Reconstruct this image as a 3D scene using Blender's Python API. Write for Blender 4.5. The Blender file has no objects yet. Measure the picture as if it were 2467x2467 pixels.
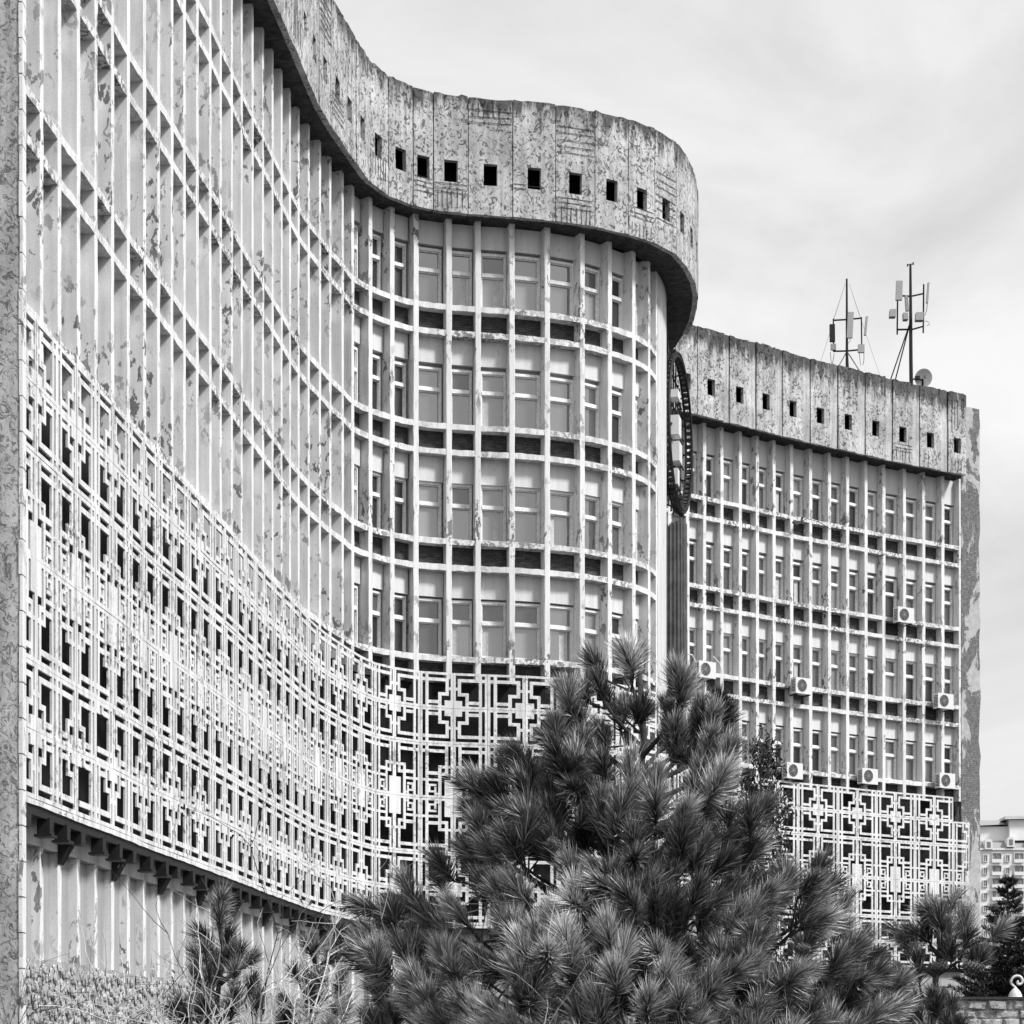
import bpy, math, random
import numpy as np
from mathutils import Matrix, Vector

random.seed(7); RNG = np.random.default_rng(11)
S = bpy.context.scene
COL = S.collection
R = math.radians
CAMH = 1.7                      # eye height above the ground
FPX = 5000.0; UC = 1233.5       # focal length and centre in photo pixels, used to survey the facade
VH = 2559.0

# ------------------------------------------------------------------ camera
cam = bpy.data.cameras.new('camera'); camo = bpy.data.objects.new('camera', cam); COL.objects.link(camo)
cam.sensor_width = 36; cam.lens = FPX / 2467 * 36
cam.shift_y = (VH - UC) / 2467
cam.clip_start = 0.1; cam.clip_end = 5000
camo.location = (0, 0, CAMH); camo.rotation_euler = (R(90), 0, 0)
S.camera = camo
# ------------------------------------------------------------------ sky
SUN_EL, SUN_AZ = R(46), R(118)          # azimuth clockwise from +Y
w = bpy.data.worlds.new('World'); S.world = w; w.use_nodes = True
nt = w.node_tree; nt.nodes.clear()
def N(tree, t, **kw):
    n = tree.nodes.new(t)
    for k, v in kw.items():
        if k in n.inputs: n.inputs[k].default_value = v
        else: setattr(n, k, v)
    return n
out = N(nt, 'ShaderNodeOutputWorld'); bg = N(nt, 'ShaderNodeBackground', Strength=0.1)
sky = N(nt, 'ShaderNodeTexSky', sky_type='NISHITA', sun_disc=False, sun_elevation=SUN_EL, sun_rotation=SUN_AZ)
bw = N(nt, 'ShaderNodeRGBToBW')
tc = N(nt, 'ShaderNodeTexCoord')
mp = N(nt, 'ShaderNodeMapping'); mp.inputs['Scale'].default_value = (1.0, 1.0, 2.2)
mp.inputs['Location'].default_value = (0.35, 0.0, 0.1)
nz = N(nt, 'ShaderNodeTexNoise', Scale=3.4, Detail=7.0, Roughness=0.55, Distortion=0.6)
rp = N(nt, 'ShaderNodeMapRange'); rp.inputs['From Min'].default_value = 0.35; rp.inputs['From Max'].default_value = 0.68
rp.inputs['To Min'].default_value = 3.5; rp.inputs['To Max'].default_value = 2.25
mx = N(nt, 'ShaderNodeMix', data_type='FLOAT'); mx.inputs[0].default_value = 0.9
L = nt.links.new
L(tc.outputs['Generated'], mp.inputs['Vector']); L(mp.outputs[0], nz.inputs['Vector']); L(nz.outputs['Fac'], rp.inputs['Value'])
L(sky.outputs[0], bw.inputs[0]); L(bw.outputs[0], mx.inputs[2]); L(rp.outputs[0], mx.inputs[3])
L(mx.outputs[0], bg.inputs['Color']); L(bg.outputs[0], out.inputs['Surface'])
# ------------------------------------------------------------------ sun behind thin cloud
sun = bpy.data.lights.new('sun', 'SUN'); sun.energy = 1.5; sun.angle = R(10)
suno = bpy.data.objects.new('sun', sun); COL.objects.link(suno)
sd = Vector((math.sin(SUN_AZ) * math.cos(SUN_EL), math.cos(SUN_AZ) * math.cos(SUN_EL), math.sin(SUN_EL)))
suno.rotation_euler = sd.to_track_quat('Z', 'Y').to_euler(); suno.location = (30, -20, 60)
vs = S.view_settings; vs.view_transform = 'Standard'; vs.look = 'None'; vs.gamma = 1; vs.use_curve_mapping = False
vs.exposure = 1.48
S.cycles.max_bounces = 4; S.cycles.diffuse_bounces = 1; S.cycles.glossy_bounces = 2; S.cycles.transmission_bounces = 0; S.cycles.volume_bounces = 0

# ------------------------------------------------------------------ materials (all grey: the picture is black and white)
M = {}
def g(v): return (v, v, v, 1)
def newmat(name):
    m = bpy.data.materials.new(name); m.use_nodes = True; t = m.node_tree; t.nodes.clear()
    o = N(t, 'ShaderNodeOutputMaterial'); b = N(t, 'ShaderNodeBsdfPrincipled')
    t.links.new(b.outputs[0], o.inputs['Surface']); M[name] = m
    return m, t, b
def pos(t, sx=1, sy=1, sz=1):
    gm = N(t, 'ShaderNodeNewGeometry'); mpn = N(t, 'ShaderNodeMapping'); mpn.inputs['Scale'].default_value = (sx, sy, sz)
    t.links.new(gm.outputs['Position'], mpn.inputs['Vector']); return mpn.outputs[0]
def noise(t, vec, scale, detail=5, rough=0.6, dist=0.0):
    n = N(t, 'ShaderNodeTexNoise', Scale=scale, Detail=detail, Roughness=rough, Distortion=dist)
    t.links.new(vec, n.inputs['Vector']); return n.outputs['Fac']
def rng(t, v, a, b, c=0.0, d=1.0):
    n = N(t, 'ShaderNodeMapRange'); n.inputs['From Min'].default_value = a; n.inputs['From Max'].default_value = b
    n.inputs['To Min'].default_value = c; n.inputs['To Max'].default_value = d
    t.links.new(v, n.inputs['Value']); return n.outputs[0]
def mixf(t, fac, a, b):
    n = N(t, 'ShaderNodeMix', data_type='FLOAT')
    for i, v in ((0, fac), (2, a), (3, b)):
        if hasattr(v, 'is_linked'): t.links.new(v, n.inputs[i])
        else: n.inputs[i].default_value = v
    return n.outputs[0]
def mul(t, a, b, op='MULTIPLY'):
    n = N(t, 'ShaderNodeMath', operation=op)
    for i, v in ((0, a), (1, b)):
        if hasattr(v, 'is_linked'): t.links.new(v, n.inputs[i])
        else: n.inputs[i].default_value = v
    return n.outputs[0]
def bump(t, b, h, strength, dist):
    n = N(t, 'ShaderNodeBump', Strength=strength, Distance=dist)
    t.links.new(h, n.inputs['Height']); t.links.new(n.outputs[0], b.inputs['Normal'])
def setc(t, b, v, rough=0.85):
    t.links.new(v, b.inputs['Base Color']); b.inputs['Roughness'].default_value = rough
    b.inputs['Specular IOR Level'].default_value = 0.25

def worn(name, paint, under, chip=(0.60, 0.63), cscale=5.0, streak=0.12, stretch=0.55, grime=0.1):
    m, t, b = newmat(name)
    v = pos(t, 1, 1, stretch)
    gz = N(t, 'ShaderNodeSeparateXYZ'); gg = N(t, 'ShaderNodeNewGeometry'); t.links.new(gg.outputs['Position'], gz.inputs[0])
    led = mul(t, mul(t, gz.outputs[2], 13.19, 'SUBTRACT'), 1 / 3.31); led = mul(t, led, 0.0, 'ADD'); led = mul(t, led, 1.0, 'FRACT')
    led = rng(t, led, 0.0, 0.22, 0.055, 0.0)
    chipm = rng(t, mul(t, noise(t, v, cscale, 5, 0.64, 0.4), led, 'ADD'), chip[0], chip[1])
    big = rng(t, noise(t, pos(t), 0.55, 2, 0.5), 0.40, 0.62)
    chipm = mul(t, chipm, big)
    fine = rng(t, noise(t, pos(t), 38, 1, 0.7), 0.3, 0.7, 1 - grime, 1 + grime * 0.4)
    st = rng(t, noise(t, pos(t, 5, 5, 0.35), 1.2, 2, 0.6), 0.35, 0.75, 1.0, 1 - streak)
    base = mul(t, mul(t, paint, fine), st)
    und = mul(t, under, rng(t, noise(t, pos(t), 22, 2, 0.7), 0.3, 0.7, 0.7, 1.25))
    setc(t, b, mixf(t, chipm, base, und))
worn('fin_paint', 0.82, 0.18, (0.565, 0.58), 5.5, 0.22)
worn('band_paint', 0.84, 0.20, (0.50, 0.52), 8.0, 0.35, 1.0, 0.18)
worn('lattice_paint', 0.84, 0.30, (0.55, 0.58), 7.0, 0.38, 1.0, 0.16)
worn('plaster', 0.70, 0.40, (0.62, 0.65), 3.0, 0.22, 0.8, 0.12)
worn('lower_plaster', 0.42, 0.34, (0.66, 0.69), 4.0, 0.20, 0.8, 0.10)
worn('lintel_paint', 0.76, 0.50, (0.63, 0.68), 6.0, 0.16, 1.0, 0.12)

def concrete(name, base, dark, pits=11.0, lo=0.40, hi=0.56, stain=True, bs=0.6):
    m, t, b = newmat(name)
    v = pos(t, 1, 1, 0.8)
    p = rng(t, noise(t, v, pits, 5, 0.62, 1.6), lo, hi)
    q = rng(t, noise(t, pos(t), pits * 2.6, 3, 0.7, 0.8), 0.36, 0.5)
    blot = rng(t, noise(t, pos(t), 0.9, 5, 0.6), 0.32, 0.68, 0.66, 1.12)
    c = mixf(t, p, dark, base)
    c = mul(t, c, rng(t, q, 0, 1, 0.78, 1.0)); c = mul(t, c, blot)
    if stain:
        st = rng(t, noise(t, pos(t, 3.5, 3.5, 0.22), 1.5, 5, 0.65), 0.42, 0.70, 1.0, 0.58)
        c = mul(t, c, st)
    if name in ('parapet_concrete', 'strip_concrete'):
        gz = N(t, 'ShaderNodeSeparateXYZ'); gg = N(t, 'ShaderNodeNewGeometry'); t.links.new(gg.outputs['Position'], gz.inputs[0])
        top = rng(t, gz.outputs[2], 27.8, 28.95, 0.0, 0.42)
        gr = rng(t, mul(t, noise(t, pos(t, 2.2, 2.2, 0.5), 1.6, 5, 0.7), top, 'ADD'), 0.68, 0.84, 1.0, 0.22)
        c = mul(t, c, gr)
    setc(t, b, c, 0.95)
    if bs: bump(t, b, p, bs, 0.03)
concrete('parapet_concrete', 0.60, 0.16, 6.5, 0.39, 0.47)
concrete('strip_concrete', 0.66, 0.42, 14.0, 0.33, 0.46)
concrete('pier_concrete', 0.56, 0.22, 9.0, 0.36, 0.50, True)
concrete('shaded_soffit_concrete', 0.10, 0.03, 3.0, 0.36, 0.62, False, 0)  # bare dark concrete, with the shade under the eaves put into its colour
concrete('stone', 0.66, 0.34, 9.0, 0.34, 0.50)
concrete('ground_soil', 0.075, 0.04, 3.0)
# end pier: plaster fallen off dark masonry
m, t, b = newmat('end_pier')
v = pos(t, 1, 1, 0.45)
fall = rng(t, noise(t, v, 0.85, 7, 0.62, 0.5), 0.475, 0.49)
pl = mul(t, 0.46, rng(t, noise(t, pos(t), 5, 6, 0.7), 0.3, 0.7, 0.72, 1.12))
bk = N(t, 'ShaderNodeTexBrick', Scale=3.2); bk.inputs['Color1'].default_value = g(0.20); bk.inputs['Color2'].default_value = g(0.13); bk.inputs['Mortar'].default_value = g(0.06)
gm = N(t, 'ShaderNodeNewGeometry'); sp = N(t, 'ShaderNodeSeparateXYZ'); cb = N(t, 'ShaderNodeCombineXYZ')
t.links.new(gm.outputs['Position'], sp.inputs[0]); t.links.new(mul(t, sp.outputs[0], sp.outputs[1], 'ADD'), cb.inputs[0]); t.links.new(sp.outputs[2], cb.inputs[1])
t.links.new(cb.outputs[0], bk.inputs['Vector'])
bbw = N(t, 'ShaderNodeRGBToBW'); t.links.new(bk.outputs[0], bbw.inputs[0])
und = mul(t, bbw.outputs[0], rng(t, noise(t, pos(t), 9, 5, 0.7), 0.3, 0.7, 0.6, 1.6))
setc(t, b, mixf(t, fall, pl, und)); bump(t, b, mixf(t, fall, 1.0, und), 0.5, 0.04)
# dark brick spandrel
m, t, b = newmat('dark_brick')
bk = N(t, 'ShaderNodeTexBrick', Scale=6.0); bk.inputs['Color1'].default_value = g(0.075); bk.inputs['Color2'].default_value = g(0.045); bk.inputs['Mortar'].default_value = g(0.03)
bk.inputs['Brick Width'].default_value = 1.4; bk.inputs['Row Height'].default_value = 0.42; bk.inputs['Mortar Size'].default_value = 0.035
gm = N(t, 'ShaderNodeNewGeometry'); sp = N(t, 'ShaderNodeSeparateXYZ'); cb = N(t, 'ShaderNodeCombineXYZ')
t.links.new(gm.outputs['Position'], sp.inputs[0]); t.links.new(mul(t, sp.outputs[0], sp.outputs[1], 'ADD'), cb.inputs[0]); t.links.new(sp.outputs[2], cb.inputs[1])
t.links.new(cb.outputs[0], bk.inputs['Vector'])
bbw = N(t, 'ShaderNodeRGBToBW'); t.links.new(bk.outputs[0], bbw.inputs[0])
setc(t, b, mul(t, bbw.outputs[0], rng(t, noise(t, pos(t, 1, 1, 2.5), 5, 5, 0.7), 0.3, 0.7, 0.6, 1.7)))
def plain(name, v, rough=0.6, metal=0.0, var=0.12, scale=9.0):
    m, t, b = newmat(name)
    setc(t, b, mul(t, v, rng(t, noise(t, pos(t), scale, 4, 0.65), 0.3, 0.7, 1 - var, 1 + var)), rough)
    b.inputs['Metallic'].default_value = metal
plain('frame_white', 0.86, 0.5); plain('frame_old', 0.84, 0.8, 0, 0.25, 14); plain('blind', 0.34, 0.9, 0, 0.08)
plain('curtain', 0.55, 0.9, 0, 0.2, 12)
plain('dark_metal', 0.017, 0.6, 0, 0.4); plain('rust_metal', 0.06, 0.8, 0, 0.5); plain('galvanised', 0.30, 0.5, 0.2, 0.2)
plain('sheet_metal', 0.13, 0.45, 0.3, 0.35, 3); plain('plastic_white', 0.72, 0.4, 0, 0.05); plain('panel_grey', 0.38, 0.45, 0, 0.06)
plain('mortar', 0.34, 0.95, 0, 0.4, 6); plain('light_blocking_roof', 0.05, 0.9); plain('void_dark', 0.012, 0.9); plain('bark', 0.055, 0.95, 0, 0.5, 25)
plain('twig_pale', 0.58, 0.9, 0, 0.25, 20); plain('twig_dark', 0.06, 0.9, 0, 0.3, 20); plain('cone_scale', 0.12, 0.8, 0, 0.4, 60)
plain('apartment_wall', 0.84, 0.9, 0, 0.04, 0.3); plain('apartment_trim', 0.82, 0.9, 0, 0.03, 0.3); plain('apartment_roof', 0.34, 0.9, 0, 0.08, 0.5)
plain('apartment_recess', 0.30, 0.9, 0, 0.1, 0.4); plain('lamp_white', 0.75, 0.4); plain('coping', 0.05, 0.5)
def glass(name, dark, refl, fac):
    m, t, b = newmat(name)
    o = [n for n in t.nodes if n.type == 'OUTPUT_MATERIAL'][0]
    b.inputs['Base Color'].default_value = g(dark); b.inputs['Roughness'].default_value = 0.5
    gl = N(t, 'ShaderNodeBsdfGlossy', Roughness=0.06); gl.inputs['Color'].default_value = g(refl)
    ms = N(t, 'ShaderNodeMixShader', Fac=fac)
    t.links.new(b.outputs[0], ms.inputs[1]); t.links.new(gl.outputs[0], ms.inputs[2]); t.links.new(ms.outputs[0], o.inputs['Surface'])
glass('pane_film', 0.05, 0.80, 0.36); glass('pane_film2', 0.03, 0.8, 0.18); glass('pane_clear', 0.012, 0.7, 0.10); glass('pane_blind', 0.26, 0.8, 0.22); glass('pane_dim', 0.10, 0.7, 0.18)
def tone_mat(name, rough=0.55, gain=1.0):
    m, t, b = newmat(name)
    a = N(t, 'ShaderNodeAttribute', attribute_name='tone')
    setc(t, b, mul(t, a.outputs['Fac'], gain), rough)
    b.inputs['Specular IOR Level'].default_value = 0.4
tone_mat('needles'); tone_mat('conifer_leaf', 0.7); tone_mat('dry_leaf', 0.9)

# ------------------------------------------------------------------ mesh builder
class MB:
    def __init__(s): s.v = []; s.f = []
    def box(s, x0, x1, y0, y1, z0, z1):
        i = len(s.v)
        s.v += [(x, y, z) for x in (x0, x1) for y in (y0, y1) for z in (z0, z1)]
        s.f += [tuple(i + k for k in q) for q in ((0, 1, 3, 2), (4, 6, 7, 5), (0, 4, 5, 1), (2, 3, 7, 6), (0, 2, 6, 4), (1, 5, 7, 3))]
        return s
    def quadbox(s, a, b_):                       # two quads of 4 points each (front, back) joined into a solid
        i = len(s.v); s.v += [tuple(p) for p in a] + [tuple(p) for p in b_]
        s.f += [(i, i+1, i+2, i+3), (i+7, i+6, i+5, i+4)] + [(i+k, i+4+k, i+4+(k+1) % 4, i+(k+1) % 4) for k in range(4)]
        return s
    def tube(s, pts, rad, n=6, cap=True):
        pts = [Vector(p) for p in pts]; i0 = len(s.v)
        if not hasattr(rad, '__len__'): rad = [rad] * len(pts)
        up = Vector((0.13, 0.31, 0.94))
        for k, p in enumerate(pts):
            d = (pts[min(k + 1, len(pts) - 1)] - pts[max(k - 1, 0)])
            d = d.normalized() if d.length > 1e-9 else Vector((0, 0, 1))
            a = d.cross(up)
            if a.length < 1e-3: a = d.cross(Vector((1, 0, 0)))
            a.normalize(); c = d.cross(a)
            for j in range(n):
                an = 2 * math.pi * j / n
                s.v.append(tuple(p + rad[k] * (math.cos(an) * a + math.sin(an) * c)))
        for k in range(len(pts) - 1):
            for j in range(n):
                A = i0 + k * n + j; B = i0 + k * n + (j + 1) % n
                s.f.append((A, B, B + n, A + n))
        if cap:
            s.f.append(tuple(i0 + j for j in range(n))[::-1]); s.f.append(tuple(i0 + (len(pts) - 1) * n + j for j in range(n)))
        return s
    def lathe(s, prof, n=20, c=(0, 0, 0), axis='z'):
        i0 = len(s.v)
        for r, h in prof:
            for j in range(n):
                a = 2 * math.pi * j / n
                if axis == 'z': s.v.append((c[0] + r * math.cos(a), c[1] + r * math.sin(a), c[2] + h))
                else: s.v.append((c[0] + r * math.cos(a), c[1] + h, c[2] + r * math.sin(a)))
        for k in range(len(prof) - 1):
            for j in range(n):
                A = i0 + k * n + j; B = i0 + k * n + (j + 1) % n
                s.f.append((A, B, B + n, A + n))
        s.f.append(tuple(i0 + j for j in range(n))); s.f.append(tuple(i0 + (len(prof) - 1) * n + j for j in range(n)))
        return s
    def mesh(s, name, mat):
        me = bpy.data.meshes.new(name); me.from_pydata(s.v, [], s.f); me.materials.append(M[mat]); me.update(); return me
    def build(s, name, mat, parent=None, smooth=False, kind=None, label=None):
        me = s.mesh(name, mat)
        if smooth:
            for p in me.polygons: p.use_smooth = True
        return put(name, me, parent, kind=kind, label=label)
def put(name, me, parent=None, mat4=None, kind=None, label=None):
    o = bpy.data.objects.new(name, me); COL.objects.link(o)
    if parent is not None: o.parent = parent
    if mat4 is not None: o.matrix_basis = mat4
    if kind: o['kind'] = kind
    if label: o['label'] = label
    return o
def thing(name, label, cat, loc=(0, 0, 0), rz=0.0, group=None):
    o = bpy.data.objects.new(name, None); COL.objects.link(o); o.location = loc; o.rotation_euler = (0, 0, rz)
    o['label'] = label; o['category'] = cat
    if group: o['group'] = group
    return o
def tag(o, label, cat, group=None):
    o['label'] = label; o['category'] = cat
    if group: o['group'] = group
    return o
def copy_tree(o, parent=None):
    c = o.copy(); COL.objects.link(c); c.parent = parent
    for ch in list(o.children): copy_tree(ch, c)
    return c
def at(u, v, Y): return Vector(((u - UC) * Y / FPX, Y, (VH - v) * Y / FPX + CAMH))   # a surveyed point at distance Y

# ------------------------------------------------------------------ ground
gb = MB(); gb.v = [(-900, -60, 0), (900, -60, 0), (900, 2500, 0), (-900, 2500, 0)]; gb.f = [(0, 1, 2, 3)]
gb.build('ground', 'ground_soil', kind='structure')

# ------------------------------------------------------------------ facade plan, surveyed rib by rib (x, distance)
KZ = 14.8
near_d = [(59,2368),(102,2305),(145,2245),(191,2177),(233,2119),(273,2059),(311,1995),(349.7,1947),(383.9,1902),(416,1862),(446,1815),(477,1771),(508,1730),(533,1693),(560,1655),(583.6,1617),(609.7,1578),(635,1543),(658,1514),(679.7,1483),(700,1452),(720.7,1427),(745,1400),(772,1377),(796.7,1355),(826.7,1330),(851,1308),(893.5,1291),(945.7,1277),(1002.8,1266),(1081.9,1259),(1151.9,1257),(1233.7,1256),(1319,1250),(1403.6,1240),(1470,1228),(1528,1213),(1565,1196),(1583,1181)]
far_d = [(1657.5,948),(1698,942),(1739.8,936),(1784.3,929),(1825.3,922.8),(1865.6,916.4),(1908,910),(1953.6,904),(1999,898),(2042.7,892),(2087,886),(2130,880.3),(2179.5,874.4),(2226,869),(2272,863.5)]
def survey(L, passes):
    a = np.array(L, float)
    for _ in range(passes):
        a[1:-1, 1] = 0.25 * a[:-2, 1] + 0.5 * a[1:-1, 1] + 0.25 * a[2:, 1]
    return np.c_[(a[:, 0] - UC) * KZ / a[:, 1], FPX * KZ / a[:, 1]]
PN = survey(near_d, 2); PF = survey(far_d, 1)
d0 = (PN[4] - PN[0]) / 4
PN_IN = 3                                     # ribs continue behind the pier
PN = np.vstack([PN[0] - d0 * k for k in range(PN_IN, 0, -1)] + [PN])
d1 = (PF[3] - PF[0]) / 3
PF = np.vstack([PF[0] - d1 * k for k in (3, 2, 1)] + [PF])
PF_IN = 3

def dense(P, n=16):
    Q = np.vstack([2 * P[0] - P[1], P, 2 * P[-1] - P[-2]]); o = []
    for i in range(1, len(Q) - 2):
        for t_ in np.linspace(0, 1, n, endpoint=False):
            a, b_, c, d = Q[i-1], Q[i], Q[i+1], Q[i+2]
            o.append(0.5 * (2*b_ + (c-a)*t_ + (2*a-5*b_+4*c-d)*t_**2 + (3*b_-a-3*c+d)*t_**3))
    o.append(P[-1]); return np.array(o)
def normals(D):
    T = np.gradient(D, axis=0); T /= np.linalg.norm(T, axis=1)[:, None]
    return np.c_[T[:, 1], -T[:, 0]], T
class Path:
    def __init__(s, D):
        s.D = D; s.n, s.t = normals(D)
        s.s = np.r_[0, np.cumsum(np.hypot(*np.diff(D, axis=0).T))]; s.len = s.s[-1]
        s.u = UC + FPX * D[:, 0] / D[:, 1]
    def p(s, q): return np.array([np.interp(q, s.s, s.D[:, 0]), np.interp(q, s.s, s.D[:, 1])])
    def nn(s, q):
        v = np.array([np.interp(q, s.s, s.n[:, 0]), np.interp(q, s.s, s.n[:, 1])]); return v / np.hypot(*v)
    def off(s, o):
        n2 = s.n.copy()
        for _ in range(6): n2[1:-1] = (n2[:-2] + 2*n2[1:-1] + n2[2:]) / 4
        n2 /= np.linalg.norm(n2, axis=1)[:, None]
        return Path(s.D + n2 * (o[:, None] if hasattr(o, 'shape') else o))
    def at_u(s, u):                            # arc length where the photo column u meets the path
        k = int(np.argmax(s.u)); return float(np.interp(u, s.u[:k+1], s.s[:k+1]))
NP = Path(dense(PN)); FP = Path(dense(PF))
# heights above the ground
Z = lambda h: h + CAMH
SILL = [Z(h) for h in (11.49, 14.80, 18.06, 21.43)]
SOFFIT = Z(23.83); PTOP = Z(27.12); SC_TOP = Z(10.93); SC_BOT = Z(3.86)

def frame(p0, p1):                             # local frame of a bay: x along the wall, y inwards, z up, x scaled by its width
    d = p1 - p0; L_ = float(np.hypot(*d)); a = math.atan2(d[1], d[0])
    return Matrix.Translation((p0[0], p0[1], 0)) @ Matrix.Rotation(a, 4, 'Z'), L_
def strip(mb, path, s0, s1, step, y0, y1, z0, z1, jit=0.0, rnd=random):
    """solid strip that follows a plan curve: y0 front offset, y1 back offset (inwards), with ragged edges"""
    n = max(1, int(math.ceil((s1 - s0) / step))); i0 = len(mb.v)
    for k in range(n + 1):
        q = s0 + (s1 - s0) * k / n; p = path.p(q); nn = path.nn(q)
        j = lambda: rnd.uniform(-jit, jit)
        for (yy, zz) in ((y0 + abs(j()) * 0.7, z0 + j()), (y0 + abs(j()) * 0.7, z1 + j()), (y1, z1), (y1, z0)):
            mb.v.append((p[0] - nn[0] * yy, p[1] - nn[1] * yy, zz))
    for k in range(n):
        for c in range(4):
            A = i0 + 4 * k + c; B = i0 + 4 * k + (c + 1) % 4
            mb.f.append((A, A + 4, B + 4, B))
    mb.f.append((i0, i0+1, i0+2, i0+3)); e = i0 + 4 * n; mb.f.append((e+3, e+2, e+1, e))
    return mb
# ---- shared unit meshes
FT = 0.165                                     # fin thickness
def fin_mesh(z0, z1, depth, seed):
    rnd = random.Random(seed); mb = MB(); n = max(2, int((z1 - z0) / 0.3)); h = FT / 2
    for k in range(n + 1):
        z = z0 + (z1 - z0) * k / n; j = lambda s_=0.007: rnd.uniform(-s_, s_) * (2.4 if rnd.random() < 0.07 else 1)
        c = 0.014
        ring = [(-h + j(), c), (-h + c + j(), abs(j())), (h - c + j(), abs(j())), (h + j(), c), (h, depth), (-h, depth)]
        mb.v += [(x, y, z) for x, y in ring]
    for k in range(n):
        for c in range(6):
            A = 6*k + c; B = 6*k + (c + 1) % 6
            mb.f.append((A, B, B + 6, A + 6))
    mb.f.append((5, 4, 3, 2, 1, 0)); e = 6 * n; mb.f.append(tuple(e + c for c in range(6)))
    return mb.mesh('fin', 'fin_paint')
WIN_H = 1.66
def window_meshes():
    r = {}
    for nm, mat, bar in (('old', 'frame_old', 0.075), ('new', 'frame_white', 0.065)):
        f = MB(); H = WIN_H; tz = H * 0.62
        f.box(0, bar, 0.36, 0.47, 0, H); f.box(1 - bar, 1, 0.36, 0.47, 0, H)
        f.box(bar, 1 - bar, 0.36, 0.47, 0, bar); f.box(bar, 1 - bar, 0.36, 0.47, H - bar, H)
        f.box(bar, 1 - bar, 0.34, 0.47, tz - 0.05, tz + 0.05)
        # inner sash
        s_ = 0.03
        for (z0, z1) in ((bar, tz - 0.05), (tz + 0.05, H - bar)):
            f.box(bar, bar + s_, 0.40, 0.467, z0, z1); f.box(1 - bar - s_, 1 - bar, 0.40, 0.467, z0, z1)
            f.box(bar + s_, 1 - bar - s_, 0.40, 0.467, z0, z0 + s_); f.box(bar + s_, 1 - bar - s_, 0.40, 0.467, z1 - s_, z1)
        r[nm] = f.mesh('frame', mat)
    for gm_ in ('pane_film', 'pane_film2', 'pane_clear', 'pane_blind', 'pane_dim'):
        lo = MB().box(0.09, 0.91, 0.452, 0.462, 0.08, WIN_H * 0.62 - 0.055); hi = MB().box(0.09, 0.91, 0.452, 0.462, WIN_H * 0.62 + 0.055, WIN_H - 0.08)
        r[gm_] = (lo.mesh('pane', gm_), hi.mesh('pane', gm_))
    r['curtain'] = MB().box(0.13, 0.34, 0.4485, 0.4515, 0.09, WIN_H * 0.62 - 0.06).mesh('curtain', 'curtain')
    r['curtain2'] = MB().box(0.52, 0.78, 0.4485, 0.4515, 0.09, WIN_H * 0.62 - 0.06).mesh('curtain', 'curtain')
    return r
WM = window_meshes()
LINT = MB().box(0, 1, 0.30, 0.508, 0, 0.71).mesh('lintel', 'lintel_paint')
LINT_TOP = MB().box(0, 1, 0.30, 0.508, 0, 0.66).mesh('lintel', 'lintel_paint')
SPAN = MB().box(0, 1, 0.33, 0.508, 0.0, 0.57).mesh('spandrel', 'dark_brick')
FIN_UP = [fin_mesh(SC_TOP - 0.10, SOFFIT + 0.04, 0.509, k) for k in range(5)]
DZ = 0.35
FIN_FAR = [fin_mesh(SC_TOP - 0.10, SOFFIT + DZ + 0.04, 0.509, k) for k in range(5)]
LINT_FAR = MB().box(0, 1, 0.30, 0.508, 0, 0.66 + DZ).mesh('lintel', 'lintel_paint')
FIN_LOW = [fin_mesh(Z(1.3), Z(3.32), 0.16, 30 + k) for k in range(3)]

# ---- lattice panels: rectangles on a unit panel -> cells -> solid
def lattice(rects, holes, H, flipx, flipz, name, thick=0.036):
    rects = [tuple(r_) for r_ in rects]; allr = rects + holes
    xs = sorted({round(x, 4) for r_ in allr for x in (r_[0], r_[1])}); zs = sorted({round(z_, 4) for r_ in allr for z_ in (r_[2], r_[3])})
    def solid(x, z_):
        if any(a < x < b_ and c < z_ < d for a, b_, c, d in holes): return False
        return any(a < x < b_ and c < z_ < d for a, b_, c, d in rects)
    nx, nz_ = len(xs) - 1, len(zs) - 1
    G = [[solid((xs[i] + xs[i+1]) / 2, (zs[j] + zs[j+1]) / 2) for j in range(nz_)] for i in range(nx)]
    mb = MB(); X = lambda i: (1 - xs[i]) if flipx else xs[i]
    Zc = lambda j: (zs[j] if flipz else 1 - zs[j]) * H
    vid = {}
    def V(i, j, b_):
        k = (i, j, b_)
        if k not in vid: vid[k] = len(mb.v); mb.v.append((X(i), thick if b_ else 0.0, Zc(j)))
        return vid[k]
    odd = flipx == flipz
    def q(*ids): mb.f.append(ids if odd else ids[::-1])
    for i in range(nx):
        for j in range(nz_):
            if not G[i][j]: continue
            q(V(i,j,0), V(i+1,j,0), V(i+1,j+1,0), V(i,j+1,0)); q(V(i,j,1), V(i,j+1,1), V(i+1,j+1,1), V(i+1,j,1))
            if i == 0 or not G[i-1][j]: q(V(i,j,0), V(i,j+1,0), V(i,j+1,1), V(i,j,1))
            if i == nx-1 or not G[i+1][j]: q(V(i+1,j,0), V(i+1,j,1), V(i+1,j+1,1), V(i+1,j+1,0))
            if j == 0 or not G[i][j-1]: q(V(i,j,0), V(i,j,1), V(i+1,j,1), V(i+1,j,0))
            if j == nz_-1 or not G[i][j+1]: q(V(i,j+1,0), V(i+1,j+1,0), V(i+1,j+1,1), V(i,j+1,1))
    me = mb.mesh(name, 'lattice_paint')
    import bmesh
    bm = bmesh.new(); bm.from_mesh(me); bmesh.ops.recalc_face_normals(bm, faces=bm.faces); bm.to_mesh(me); bm.free()
    return me
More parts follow.
